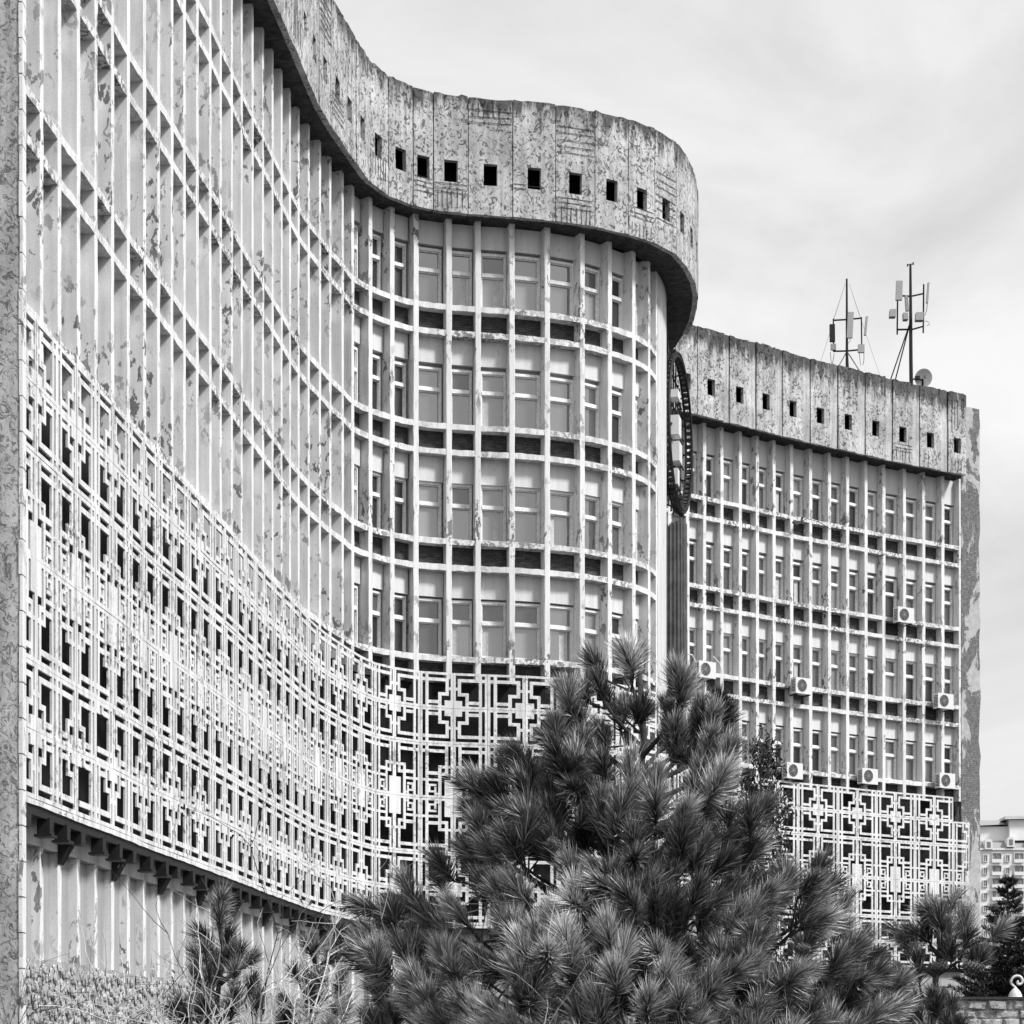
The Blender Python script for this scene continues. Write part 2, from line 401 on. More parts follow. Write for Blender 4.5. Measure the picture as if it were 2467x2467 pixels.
SQ = [(0,1,0,.065),(0,1,.935,1),(0,.07,0,1),(.93,1,0,1),(.16,.25,0,1),(0,.87,.16,.25),(.775,.87,.16,.65),(.55,.87,.56,.65),(.55,.645,.56,1),(.16,.645,.79,.88),(.745,1,.785,1),(.87,.93,.41,.49)]
SQH = []
TALL = [(0,1,0,.042),(0,1,.958,1),(0,.07,0,1),(.93,1,0,1),(.16,.25,0,1),(0,.85,.106,.165),(.76,.85,0,.47),(.55,.85,.40,.585),(.85,1,.40,.445),(.165,.55,.515,.575),(0,.645,.645,.69),(.55,.645,.575,1),(.745,1,.665,1),
        (.25,.49,.745,.785),(.25,.31,.745,.90),(.245,.49,.865,.90),(.43,.49,.80,.955),(.43,.55,.905,.94)]
TALLH = [(.64,.755,.452,.53)]
SH = (SC_TOP - SC_BOT) / (4 + 2 * 1.53); TH = SH * 1.53
LAT = {}
for fx in (0, 1):
    for fz in (0, 1):
        LAT['s', fx, fz] = lattice(SQ, SQH, SH - 0.008, fx, fz, 'lattice_panel')
        LAT['t', fx, fz] = lattice(TALL, TALLH, TH - 0.008, fx, fz, 'lattice_panel')
# a broken square panel
LAT['broken'] = lattice([r_ for i, r_ in enumerate(SQ) if i not in (6, 7, 11)], [(.55,.7,.5,.8)], SH - 0.008, 1, 1, 'lattice_panel')
ROWS = [('s', 0, SH), ('s', 1, SH), ('t', 0, TH), ('t', 1, TH), ('s', 0, SH), ('s', 1, SH)]

def facade(root, P, path, s_lo, s_hi, first, last, winsel, lower, fin_first=None, dz=0.0):
    """fins, bands, windows, lintels and brick spandrels of one wing; P are the rib feet on the fin line"""
    n = len(P)
    seg = np.diff(P, axis=0)
    T = np.vstack([seg[0], (seg[:-1] + seg[1:]) / 2, seg[-1]]); T /= np.linalg.norm(T, axis=1)[:, None]
    for k in range(first, last + 1):
        a = math.atan2(T[k][1], T[k][0])
        mtx = Matrix.Translation((P[k][0], P[k][1], 0)) @ Matrix.Rotation(a, 4, 'Z')
        if fin_first is None or k >= fin_first: put('fin', (FIN_FAR if dz else FIN_UP)[(k * 3) % 5], root, mtx)
        if lower: put('lower_fin', FIN_LOW[k % 3], root, mtx)
    for k in range(first, last):
        mtx, L_ = frame(P[k], P[k+1])
        cl = L_ - FT
        base = mtx @ Matrix.Translation((FT / 2, 0, 0))
        sx = Matrix.Diagonal((cl, 1, 1, 1))
        for fl in range(4):
            zs = SILL[fl]
            put('spandrel', SPAN, root, base @ Matrix.Translation((0, 0, zs - 0.73)) @ sx)
            if fl > 0: put('lintel', LINT, root, base @ Matrix.Translation((0, 0, zs - 0.89 - 0.71)) @ sx)
            else: pass
            put_window(root, base @ Matrix.Translation((cl * .03, 0, zs)) @ Matrix.Diagonal((cl * .93, 1, 1, 1)), *winsel(k, fl))
        put('lintel', LINT_FAR if dz else LINT_TOP, root, base @ Matrix.Translation((0, 0, SOFFIT - 0.66)) @ sx)
    for i, zs in enumerate(SILL):
        strip(MB(), path, s_lo, s_hi, 0.16, 0.008, 0.507, zs - 0.16, zs, 0.013, random.Random(i)).build('band', 'band_paint', root)
        if i > 0: strip(MB(), path, s_lo, s_hi, 0.16, 0.008, 0.507, zs - 0.89, zs - 0.73, 0.013, random.Random(9 + i)).build('band', 'band_paint', root)
def put_window(root, mtx, fr, pane_lo, pane_hi, curt):
    wo = put('window', WM[fr], root, mtx)
    put('pane', WM[pane_lo][0], wo); put('pane', WM[pane_hi][1], wo)
    if curt: put('curtain', WM[curt], wo)

def screen(root, path, joints, typ0, rows_skip=lambda c, r_: False, broken=()):
    """joints: arc lengths; typ0: 0 when the first joint is a double-line joint"""
    for c in range(len(joints) - 1):
        mtx, L_ = frame(path.p(joints[c]), path.p(joints[c+1]))
        z = SC_TOP; fx = (c + typ0) % 2
        for r_, (kind, fz, h) in enumerate(ROWS):
            z -= h
            if rows_skip(c, r_): continue
            me = LAT['broken'] if (c, r_) in broken else LAT[kind, fx, fz]
            put('lattice_panel', me, root, mtx @ Matrix.Translation((0.004, random.uniform(-.006, .006), z + 0.004)) @ Matrix.Diagonal((L_ - 0.010, 1, 1, 1)))

def parapet(root, path, joints, kinds, rebar=None, mat='parapet_concrete', dz=0.0):
    """precast panels; kinds: 'p' with a square drain hole, 's' narrow strip, one per joint interval"""
    for c in range(len(joints) - 1):
        mtx, L_ = frame(path.p(joints[c]), path.p(joints[c+1]))
        rnd = random.Random(100 + c); th = 0.16; gap = 0.013
        z0, z1 = SOFFIT - 0.02 + dz, PTOP + dz
        hw, hh, hz = 0.195, 0.305, Z(24.95) + dz
        if kinds[c] == 'p':
            cx = L_ / 2; xs = [gap, L_*.2, cx - hw, cx + hw, L_*.8, L_ - gap]
            zs = [z0, z0 + .35, z0 + .7, hz - hh, hz + hh, hz + hh + .4, z1 - .9, z1 - .5, z1 - .15, z1]
        else:
            xs = [gap, L_/2, L_ - gap]; zs = [z0, z0 + .6, z0 + 1.2, z0 + 2, z1 - .5, z1 - .15, z1]
        dep = rnd.uniform(-0.012, 0.012) + (0.055 if kinds[c] == 's' else 0)
        mb = MB(); nx, nz_ = len(xs), len(zs); tip = [rnd.uniform(-.045, .02) for _ in xs]; tilt = rnd.uniform(-.02, .02)
        idx = {}
        def V(i, j, b_):
            k = (i, j, b_)
            if k not in idx:
                zz = zs[j] + ((tip[i] + tilt) if j == nz_ - 1 else 0) + (rnd.uniform(-.012, .012) if j == 0 else 0)
                yy = th if b_ else dep + rnd.uniform(-.010, .010)
                idx[k] = len(mb.v); mb.v.append((xs[i] + (rnd.uniform(-.004, .004) if 0 < i < nx-1 and False else 0), yy, zz))
            return idx[k]
        sol = lambda i, j: 0 <= i < nx-1 and 0 <= j < nz_-1 and not (kinds[c] == 'p' and i == 2 and j == 3)
        for i in range(nx - 1):
            for j in range(nz_ - 1):
                if not sol(i, j): continue
                mb.f.append((V(i,j,0), V(i+1,j,0), V(i+1,j+1,0), V(i,j+1,0))); mb.f.append((V(i,j,1), V(i,j+1,1), V(i+1,j+1,1), V(i+1,j,1)))
                if not sol(i-1, j): mb.f.append((V(i,j,0), V(i,j+1,0), V(i,j+1,1), V(i,j,1)))
                if not sol(i+1, j): mb.f.append((V(i+1,j,0), V(i+1,j,1), V(i+1,j+1,1), V(i+1,j+1,0)))
                if not sol(i, j-1): mb.f.append((V(i,j,0), V(i,j,1), V(i+1,j,1), V(i+1,j,0)))
                if not sol(i, j+1): mb.f.append((V(i,j+1,0), V(i+1,j+1,0), V(i+1,j+1,1), V(i,j+1,1)))
        po = mb.build('parapet_panel' if kinds[c] == 'p' else 'parapet_strip', mat if kinds[c] == 'p' else 'strip_concrete', root)
        po.matrix_basis = mtx
        if rebar and c in rebar:
            rb = MB()
            for (kind, a, b_, c0, c1, n_) in rebar[c]:
                for q in range(n_):
                    f_ = (q + .5) / n_ + rnd.uniform(-.02, .02)
                    if kind == 'v': x = (a + (b_ - a) * f_) * L_; rb.tube([(x, dep - .012, z0 + c0), (x + rnd.uniform(-.01, .01), dep - .016, z0 + c1)], .008, 4)
                    else: zz = z0 + c0 + (c1 - c0) * f_; rb.tube([(a * L_, dep - .020, zz + rnd.uniform(-.02, .02)), (b_ * L_, dep - .018, zz)], .009, 4)
            rb.build('rebar_grid', 'rust_metal', po, kind='stuff')

# =================================================================== near wing
nearw = thing('office_building', 'near wing of weathered white finned concrete office block curving into a rounded end', 'building', (PN[PN_IN][0], PN[PN_IN][1], 0))
nearw.location = (0, 0, 0)
rn = random.Random(3)
def win_near(k, fl):
    i = k - PN_IN
    if fl == 0 and i in (27, 28, 29, 32, 33, 34, 35): fr = 'new'
    else: fr = 'new' if rn.random() < 0.15 else 'old'
    if i >= 29 and i <= 34: p = rn.choice(['pane_film', 'pane_film', 'pane_film', 'pane_blind', 'pane_film2'])
    elif i in (26, 27, 28): p = 'pane_clear'
    else: p = rn.choice(['pane_clear', 'pane_dim'])
    cu = None
    if (i, fl) in ((30, 3), (31, 3), (30, 0), (31, 0), (31, 2), (31, 1)): cu = rn.choice(['curtain', 'curtain2'])
    if cu is None and rn.random() < .18: cu = rn.choice(['curtain', 'curtain2'])
    return fr, p, (p if rn.random() < .7 else rn.choice(['pane_film', 'pane_dim', 'pane_film2'])), cu
NLAST = len(PN) - 1
s_last = NP.len
facade(nearw, PN, NP, 0.0, s_last, 0, NLAST, win_near, True)
# extended plan: plain end wall beyond the last fin
ext = [PN[-1], np.array([4.60, 63.4]), np.array([4.78, 64.4]), np.array([4.86, 65.6]), np.array([4.80, 67.5]), np.array([4.4, 70.0])]
NX = Path(dense(np.vstack([PN[:-1], ext])))
s_end = NX.len
strip(MB(), NX, 0, s_end, 0.3, 0.51, 0.95, 0.02, SOFFIT + 0.3).build('wall', 'plaster', nearw)
strip(MB(), NX, NP.len + 0.10, s_end, 0.3, 0.0, 0.509, 0.02, SOFFIT + 0.05).build('end_wall', 'plaster', nearw)
# parapet, soffit and roof
sA, sB = NX.at_u(1235), NX.at_u(1575)
hang = np.clip((NX.s - sA) / (sB - sA), 0, 1); hang = 0.55 + 0.43 * hang * hang * (3 - 2 * hang)
NPAR = NX.off(hang)
pj = [937, 995.6, 1044.5, 1128, 1235.5, 1339, 1433.5, 1514, 1578, 1630]
sj = [NPAR.at_u(u) for u in pj]
stepL = (sj[2] - sj[0]) / 2
left = []
q = sj[0] - 1.12
while q > 0.2: left.append(q); q -= 1.12
right = [sj[-1] + 1.15 * k for k in range(1, 7) if sj[-1] + 1.15 * k < NPAR.len - .1]
joints = left[::-1] + sj + right; nl = len(left)
RB = {nl + 3: [('v', .05, .75, 2.75, 3.15, 6), ('h', .02, .98, 2.5, 3.0, 3)],
      nl + 5: [('h', .03, .98, 1.9, 2.8, 5), ('h', .03, .9, .35, .75, 3), ('v', .1, .95, .0, .45, 7)],
      nl + 2: [('h', .03, .98, .45, .85, 3), ('v', .05, .9, .1, .6, 6)], nl + 1: [('h', .05, .95, .4, .9, 4)], nl + 4: [('h', .02, .3, .75, 1.0, 2), ('h', .35, .75, .85, .95, 1)],
      nl + 7: [('h', .05, .95, .5, .9, 3), ('v', .05, .9, .05, .4, 6)], nl - 1: [('v', .05, .9, .3, .9, 7)], nl - 4: [('h', .05, .95, .3, 1.0, 5)], nl - 5: [('h', .05, .95, 1.9, 2.9, 6)], nl + 8: [('h', .05, .95, .7, 2.2, 7)], nl - 8: [('v', .1, .9, .2, .8, 5)]}
parapet(nearw, NPAR, joints, 'p' * (len(joints) - 1), RB)
NSOF = NX.off(hang - 0.10)
strip(MB(), NSOF, 0.0, NSOF.len, 0.25, 0.0, 1.0, SOFFIT + 0.02, SOFFIT + 0.22, 0.01).build('soffit', 'shaded_soffit_concrete', nearw)
NRO = NX.off(hang - 0.19)
strip(MB(), NRO, 0.0, NRO.len, 0.6, 0.02, 5.0, PTOP - 0.45, PTOP - 0.2).build('roof', 'light_blocking_roof', nearw)  # roof cap set near the parapet top to keep light out of the cavity
strip(MB(), NX.off(-0.3), 0.0, NX.off(-0.3).len, 0.6, 0.0, 0.2, SOFFIT + .1, PTOP - 0.3).build('dark_hole_lining', 'void_dark', nearw)  # dark lining added so the drain holes look black
# lattice screen
SO = 0.36
NS = NX.off(SO + 0.06)
ju = [138, 183, 229, 271, 311, 350, 382]; jc = [904, 949.7, 1012, 1092, 1174.6, 1265.7]
sa = [NS.at_u(u) for u in ju]; sc = [NS.at_u(u) for u in jc]
sa = [sa[0] + (sa[-1] - sa[0]) * k / 6 for k in range(7)]
mid = [sa[-1] + (sc[0] - sa[-1]) * k / 20 for k in range(1, 20)]
st_ = (sc[-1] - sc[0]) / 5
tail = [sc[-1] + 1.0 * k for k in range(1, 8)]
tail = [q for q in tail if q < NS.len - 5.5]
mod = sa[1] - sa[0]
headj = [sa[0] - mod * k for k in (2, 1)]
J = headj + sa + mid + sc + tail
screen(nearw, NS, J, 1 if len(headj) % 2 else 0, broken=((3, 5), (4, 4)))
print('near screen cols', len(J) - 1, 'mod', mod, 'mid', mid[1] - mid[0], 'centre', st_, 'parapet', np.diff(sj))
# what stands behind the screen: shade painted as a dark backing, floor edge, steel underside
strip(MB(), NX, 0, s_end - 6.5, 0.5, 0.36, 0.50, SC_BOT + 0.1, SILL[0] - 0.735).build('screen_shade_backing', 'void_dark', nearw)
strip(MB(), NX.off(SO), 0, NX.off(SO).len - 6, 0.5, 0.02, SO + 0.5, SC_BOT + 0.0, SC_BOT + 0.10).build('screen_floor', 'dark_metal', nearw)
strip(MB(), NX.off(SO + .06), J[0], J[-1], 0.3, 0.0, 0.08, SC_BOT - 0.085, SC_BOT - 0.002, 0.008).build('screen_sill', 'lattice_paint', nearw)
strip(MB(), NX.off(SO + .04), J[0], J[-1], 0.5, 0.02, 0.16, SC_BOT - 0.22, SC_BOT - 0.09).build('screen_beam', 'dark_metal', nearw)
seg = np.diff(PN, axis=0)
for k in range(1, NLAST - 6):
    a = math.atan2(seg[k][1], seg[k][0]); base = Matrix.Translation((PN[k][0], PN[k][1], 0)) @ Matrix.Rotation(a, 4, 'Z')
    if (k - PN_IN) % 3 == 2:
        mb = MB(); x0, x1 = -.11, .11; zt = SC_BOT - 0.1
        prof = [(0.0, zt), (-SO - .02, zt), (-SO - .02, zt - .32), (-.20, zt - .32), (-.02, zt - .62), (0.0, zt - .62)]
        i0 = len(mb.v); mb.v += [(x0, y, z) for y, z in prof] + [(x1, y, z) for y, z in prof]; n_ = len(prof)
        mb.f += [tuple(range(n_)), tuple(range(2 * n_ - 1, n_ - 1, -1))] + [(i, i + n_, (i + 1) % n_ + n_, (i + 1) % n_) for i in range(n_)]
        o = mb.build('bracket', 'dark_metal', nearw); o.matrix_basis = base
    else:
        mb = MB().box(-.09, .09, -SO - .06, -SO + .14, SC_BOT - .44, SC_BOT - .2); mb.box(-.14, .14, -SO - .10, -SO + .17, SC_BOT - .48, SC_BOT - .442)
        o = mb.build('hanger', 'dark_metal', nearw); o.matrix_basis = base
# ground storey
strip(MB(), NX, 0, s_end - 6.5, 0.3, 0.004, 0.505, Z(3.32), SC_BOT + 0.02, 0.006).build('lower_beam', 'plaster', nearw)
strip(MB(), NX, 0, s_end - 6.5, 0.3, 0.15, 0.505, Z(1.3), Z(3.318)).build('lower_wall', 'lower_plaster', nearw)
strip(MB(), NX, 0, s_end - 6.5, 0.25, -0.03, 0.505, 0.01, Z(1.58), 0.03).build('plinth', 'mortar', nearw)
rs = random.Random(5); mb = MB()
cells = [(qx * .135 + (.067 if rz % 2 else 0) + rs.uniform(-.03, .03), rz * .165 + rs.uniform(-.075, .075) + .5) for rz in range(17) for qx in range(125)]
for q, z in cells:
    if z > Z(1.56) - .06 or q > NX.len: continue
    p = NX.p(q); nn = NX.nn(q); a = math.atan2(nn[1], nn[0])
    rw, rh, rd = rs.uniform(.05, .072), rs.uniform(.062, .095), rs.uniform(.03, .07)
    tdir = np.array([-math.sin(a), math.cos(a)]); i0 = len(mb.v); m_ = 7
    for (sc_, dd) in ((1.0, 0.02), (0.72, rd)):
        for j in range(m_):
            an = 2 * math.pi * j / m_ + .3; ru = rs.uniform(.85, 1.1)
            c = p + tdir * (rw * sc_ * ru * math.cos(an)) + nn * (0.02 + dd); mb.v.append((c[0], c[1], z + rh * sc_ * ru * math.sin(an)))
    for j in range(m_): mb.f.append((i0 + j, i0 + (j+1) % m_, i0 + m_ + (j+1) % m_, i0 + m_ + j))
    mb.f.append(tuple(i0 + m_ + j for j in range(m_)))
mb.build('rubble_stones', 'stone', nearw, kind='stuff')
# end pier at the left of the picture
mb = MB(); x1 = (52 - UC) / FPX * 29.0
rp_ = random.Random(8)
ny = 40
mb.box(-16, x1, 29.0, 29.21, 0.01, PTOP + 0.3)
mb.build('end_pier', 'pier_concrete', nearw)
mb = MB()
for k in range(60):
    z = k * 0.5; mb.box(x1 - 0.03 + rp_.uniform(-.01, .012), x1 + 0.018, 28.985 + rp_.uniform(-.006, .004), 29.2, z + .02, z + 0.5)
mb.build('pier_edge', 'fin_paint', nearw)

# corrugated sheet shaft and its bracket wall, in the slot behind the rounded end
cs = thing('metal_cladding', 'torn corrugated metal cladding in the slot beside the rounded building end', 'cladding', (5.05, 65.2, 0))
for q, (za, zb) in enumerate(((Z(15.6), Z(17.0)), (Z(13.5), Z(15.66)), (Z(12.2), Z(13.56)))):
    mb = MB(); n_ = 96; i0 = 0; rq = random.Random(q)
    for k in range(n_ + 1):
        a = R(205) + R(235) * k / n_
        r_ = 0.42 + 0.034 * math.sin(k * 2 * math.pi / 6.5) + 0.006 * q
        jag = (rq.uniform(-.25, .1) if q == 2 else rq.uniform(-.02, .02)); jt = (-0.25 * abs(k / n_ - .45) * 3 + rq.uniform(-.05, .05)) if q == 0 else 0
        if q == 2: jag += 0.9 * max(0, math.sin(math.pi * min(1, max(0, (k / n_ - .12) / .55))))  * .55
        for rr in (r_, r_ - .01):
            mb.v += [(rr * math.cos(a), rr * math.sin(a), za + jag), (rr * math.cos(a), rr * math.sin(a), zb + jt)]
    for k in range(n_):
        A = 4 * k
        mb.f += [(A, A+4, A+5, A+1), (A+2, A+3, A+7, A+6), (A+1, A+5, A+7, A+3), (A, A+2, A+6, A+4)]
    mb.build('corrugated_sheet', 'sheet_metal', cs)
MB().tube([(0, 0, 0.02), (0, 0, Z(16.0))], 0.16, 10).build('core_post', 'void_dark', cs)

# ring of the old round sign
rg = thing('ring_sign', 'dark round metal sign frame with lamps on the side of the rounded end', 'sign', (4.95, 64.6, 0))
zc = Z((VH - 1048) * 67.4 / FPX); RR = 2.5
dirv = Vector((0.23, 0.973, 0)).normalized(); nrm = Vector((dirv.y, -dirv.x, 0)); ctr = Vector((-0.08, 2.8, zc))
def ringp(a, r_, o=0.0): return ctr + dirv * (math.cos(a) * r_) + Vector((0, 0, 1)) * (math.sin(a) * r_) + nrm * o
mb = MB(); n_ = 72
for rr, oo in ((RR, .42), (RR, .62), (RR - .11, .42), (RR - .11, .62)):
    mb.tube([ringp(2 * math.pi * k / n_, rr, oo) for k in range(n_ + 1)], 0.035, 5, False)
mb.build('ring', 'dark_metal', rg)
mb = MB()
for k in range(n_):
    a = 2 * math.pi * k / n_
    mb.quadbox([ringp(a, RR - .11, .42), ringp(a, RR, .42), ringp(a, RR, .62), ringp(a, RR - .11, .62)], [ringp(a + .05, RR - .11, .42), ringp(a + .05, RR, .42), ringp(a + .05, RR, .62), ringp(a + .05, RR - .11, .62)])
mb.build('ring_plates', 'rust_metal', rg, kind='stuff')
mb = MB()
for k in range(110):
    a = 2 * math.pi * k / 110; mb.tube([ringp(a, RR, .52), ringp(a, RR + .11, .52 + .03 * math.sin(k))], .022, 4)
mb.build('lamp_holders', 'dark_metal', rg, kind='stuff')
mb = MB()
for k in range(9):
    f_ = -1.9 + 3.8 * k / 8; h = math.sqrt(max(0.05, RR * RR - f_ * f_))
    mb.tube([ctr + dirv * f_ + nrm * .3 + Vector((0, 0, -h)), ctr + dirv * f_ + nrm * .3 + Vector((0, 0, h))], .03, 4)
    mb.tube([ctr - dirv * h + nrm * .33 + Vector((0, 0, f_)), ctr + dirv * h + nrm * .33 + Vector((0, 0, f_))], .03, 4)
for k in range(16):
    a = 2 * math.pi * k / 16; mb.tube([ringp(a, RR - .1, .45), ringp(a, RR - .35, -.1)], .03, 4)
    mb.tube([ringp(a, 1.2, .5), ringp(a + .5, 1.9, .1)], .035, 4)
mb.build('scaffold', 'dark_metal', rg, kind='stuff')
for (f_, h, wd, ht) in ((-.9, -.05, .55, .62), (-.75, -.85, .6, .62), (-1.2, -1.75, .4, .5), (-1.1, .9, .5, .25)):
    c = ctr + dirv * f_ + nrm * .45 + Vector((0, 0, h)); q = dirv * wd / 2; k_ = Vector((0, 0, ht / 2))
    MB().quadbox([c - q - k_, c + q - k_, c + q + k_, c - q + k_], [p + nrm * .28 for p in (c - q - k_, c + q - k_, c + q + k_, c - q + k_)]).build('light_box', 'plastic_white', rg)
MB().tube([ctr + nrm * .35 - dirv * .9 + Vector((0, 0, RR - .2)), ctr + nrm * .2 - dirv * 1.3 + Vector((0, 0, RR + 2.3))], .05, 6).build('hanger_pole', 'rust_metal', rg)

# =================================================================== far wing
farw = thing('office_building', 'far wing of the same finned concrete block with air conditioners and a crumbling end', 'building')
rf = random.Random(21)
def win_far(k, fl):
    fr = 'new' if (fl == 0 and rf.random() < .7) or rf.random() < (.35 if fl == 1 else .05) else 'old'
    p = rf.choice(['pane_clear', 'pane_clear', 'pane_dim', 'pane_dim', 'pane_blind'])
    return fr, p, rf.choice([p, 'pane_dim']), (rf.choice(['curtain', 'curtain2']) if rf.random() < .3 else None)
FLAST = len(PF) - 1
endp = PF[-1] + (PF[-1] - PF[-2]) * 0.93
PFx = np.vstack([PF, endp])
FX = Path(dense(PFx))
facade(farw, PFx, FX, 0.0, FX.len - 0.05, 0, len(PFx) - 1, win_far, False, dz=DZ)
FXX = Path(dense(np.vstack([PFx, endp + (PF[-1] - PF[-2]) * 1.2])))
strip(MB(), FXX, 0, FXX.len, 0.4, 0.51, 0.95, 0.02, SOFFIT + DZ + 0.3).build('wall', 'plaster', farw)
FPAR = FXX.off(0.70)
fx = [275, 412, 440, 540, 575, 672, 708, 810, 850, 950, 990, 1090, 1128, 1230, 1268, 1368, 1405, 1510, 1548, 1640]
fu = [1550 + .4746 * x for x in fx]; fs = [FPAR.at_u(u) for u in fu]
kinds = 'ps' * 9 + 'p'
head = []; q = fs[0]
while q > 1.5: head = [q - 1.06, q - 1.46] + head[:0] + head if False else [q - 1.46, q - 1.06] + head; q -= 1.46
fjo = head + fs; kinds = ('sp' * (len(head) // 2)) + kinds
kinds = kinds[:len(fjo) - 1]
parapet(farw, FPAR, fjo, kinds, {len(kinds) - 3: [('v', .1, .9, .2, .55, 4)], len(kinds) - 5: [('h', .05, .95, .4, .8, 3), ('v', .1, .9, .1, .5, 5)], len(kinds) - 1: [('v', .1, .8, .1, .6, 4), ('v', .1, .6, 1.8, 3.0, 3)]}, dz=DZ)
strip(MB(), FXX.off(0.62), 0.0, FXX.off(0.62).at_u(fu[-1] - 1), 0.25, 0.0, 1.0, SOFFIT + DZ + 0.02, SOFFIT + DZ + 0.22, 0.01).build('soffit', 'shaded_soffit_concrete', farw)
strip(MB(), FXX.off(0.5), 0.0, FXX.off(.5).at_u(fu[-1]), 0.6, 0.02, 6.0, PTOP + DZ - 0.45, PTOP + DZ - 0.2).build('roof', 'light_blocking_roof', farw)  # cap shaped to block light from the cavity behind the far parapet
strip(MB(), FXX.off(-0.3), 0.0, FXX.off(-0.3).len - 1.2, 0.6, 0.0, 0.2, SOFFIT + DZ + .1, PTOP + DZ - 0.3).build('dark_hole_lining', 'void_dark', farw)  # unseen dark lining added behind the far drain holes
SO = 0.27
FS_ = FXX.off(SO + 0.06)
fj = [1923, 1965, 2011.6, 2058, 2105.8, 2155, 2201.5, 2251, 2297]
fsj = [FS_.at_u(u) for u in fj]; fm = (fsj[-1] - fsj[0]) / 8
fsj = [fsj[0] + fm * k for k in range(9)]
lj = []; q = fsj[0] - fm
while q > 0.3: lj.insert(0, q); q -= fm
rj = [fsj[-1] + fm * 0.86]
FJ = lj + fsj + rj
screen(farw, FS_, FJ, len(lj) % 2, rows_skip=lambda c, r_: c == len(FJ) - 2 and r_ == 0)
strip(MB(), FX, 0, FX.len, 0.5, 0.36, 0.50, SC_BOT - 1.5, SILL[0] - 0.735).build('screen_shade_backing', 'void_dark', farw)  # dark backing carries the shade behind the far screen
strip(MB(), FX.off(SO), 0, FX.off(SO).len, 0.5, 0.02, SO + 0.5, SC_BOT - 0.1, SC_BOT + 0.05).build('screen_floor', 'dark_metal', farw)
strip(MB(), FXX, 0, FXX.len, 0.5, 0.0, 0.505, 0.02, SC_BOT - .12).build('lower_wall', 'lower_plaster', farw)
# ragged end pier
pe = endp; tdir = (PF[-1] - PF[-2]); tdir /= np.hypot(*tdir); ndir = np.array([tdir[1], -tdir[0]])
mb = MB(); rq = random.Random(4); n_ = 46
uu = lambda x, y: UC + FPX * x / y
p0 = pe + tdir * 0.03; 
wid = 0.5
while uu(*(p0 + tdir * wid)) < 2362: wid += 0.02
i0 = 0
for k in range(n_ + 1):
    z = 0.02 + (PTOP + DZ - 0.20 - 0.02) * k / n_
    jr = rq.uniform(-.05, .05); jf = rq.uniform(-.03, .05)
    ring = [p0 + ndir * (0.02), p0 + tdir * (wid + jr - .1) + ndir * (.03), p0 + tdir * (wid + jr) + ndir * (-.05 - jf), p0 + tdir * wid - ndir * 4, p0 - ndir * 4]
    mb.v += [(p[0], p[1], z) for p in ring]
for k in range(n_):
    for c in range(5):
        A = 5*k + c; B = 5*k + (c + 1) % 5; mb.f.append((A, B, B + 5, A + 5))
mb.f.append((4, 3, 2, 1, 0)); e = 5 * n_; mb.f.append(tuple(e + c for c in range(5)))
mb.build('end_pier', 'end_pier', farw, label='end pier with plaster fallen off dark masonry')

def rebase(root, loc):
    inv = Matrix.Translation((-loc[0], -loc[1], 0))
    for c in root.children: c.matrix_parent_inverse = inv
    root.location = (loc[0], loc[1], 0)
rebase(nearw, PN[PN_IN + 20]); rebase(farw, PF[10])

# =================================================================== air conditioners on the far wing
def make_ac():
    t_ = thing('air_conditioner', 'x', 'air conditioner', group='air conditioners on the far wing')
    b_ = MB().box(-.42, .42, -.15, .15, .0, .62)
    b_.build('casing', 'plastic_white', t_)
    f_ = MB().lathe([(.235, -.158), (.235, -.152)], 24, (-.10, 0, .32), 'y'); f_.build('fan_recess', 'dark_metal', t_)
    gr = MB()
    for r_ in (.07, .13, .19, .235):
        gr.tube([(-.10 + r_ * math.cos(2*math.pi*k/24), -.166, .32 + r_ * math.sin(2*math.pi*k/24)) for k in range(25)], .007, 4, False)
    for k in range(6):
        a = math.pi * k / 6; gr.tube([(-.10 - .235*math.cos(a), -.166, .32 - .235*math.sin(a)), (-.10 + .235*math.cos(a), -.166, .32 + .235*math.sin(a))], .007, 4)
    gr.build('grille', 'panel_grey', t_)
    for sx in (-.3, .3):
        MB().box(sx - .02, sx + .02, -.16, .36, -.045, -.003).build('bracket', 'dark_metal', t_)
    lv = MB()
    for k in range(8): lv.box(-.428, -.421, -.11, .11, .08 + .06 * k, .11 + .06 * k)
    lv.build('side_louvre', 'dark_metal', t_)
    return t_
acs = [((1705, 1176), 'white air conditioner below the open dark window of the far wing, highest of them'), ((1512, 1310), 'white air conditioner in the middle of the far wing above the third spandrel row'),
       ((1780, 1338), 'white air conditioner near the crumbling end pier, above the lattice screen by a storey'), ((1495, 1470), 'leftmost of three air conditioners standing on the lattice screen edge'),
       ((1637, 1480), 'middle of three air conditioners standing on the lattice screen edge'), ((1783, 1488), 'rightmost of three air conditioners on the lattice edge beside the end pier'),
       ((1330, 1280), 'air conditioner half hidden by the pine top, left end of the far wing')]
FA = FXX.off(0.33)
proto = make_ac()
for i, ((u, v), lab) in enumerate(acs):
    o = proto if i == 0 else copy_tree(proto)
    s_ = FA.at_u(u * 1.27692); p = FA.p(s_); nn = FA.nn(s_)
    z = (VH - v * 1.27692) * p[1] / FPX + CAMH
    o.location = (p[0], p[1], z); o.rotation_euler = (0, 0, math.atan2(nn[1], nn[0]) + R(90)); o['label'] = lab

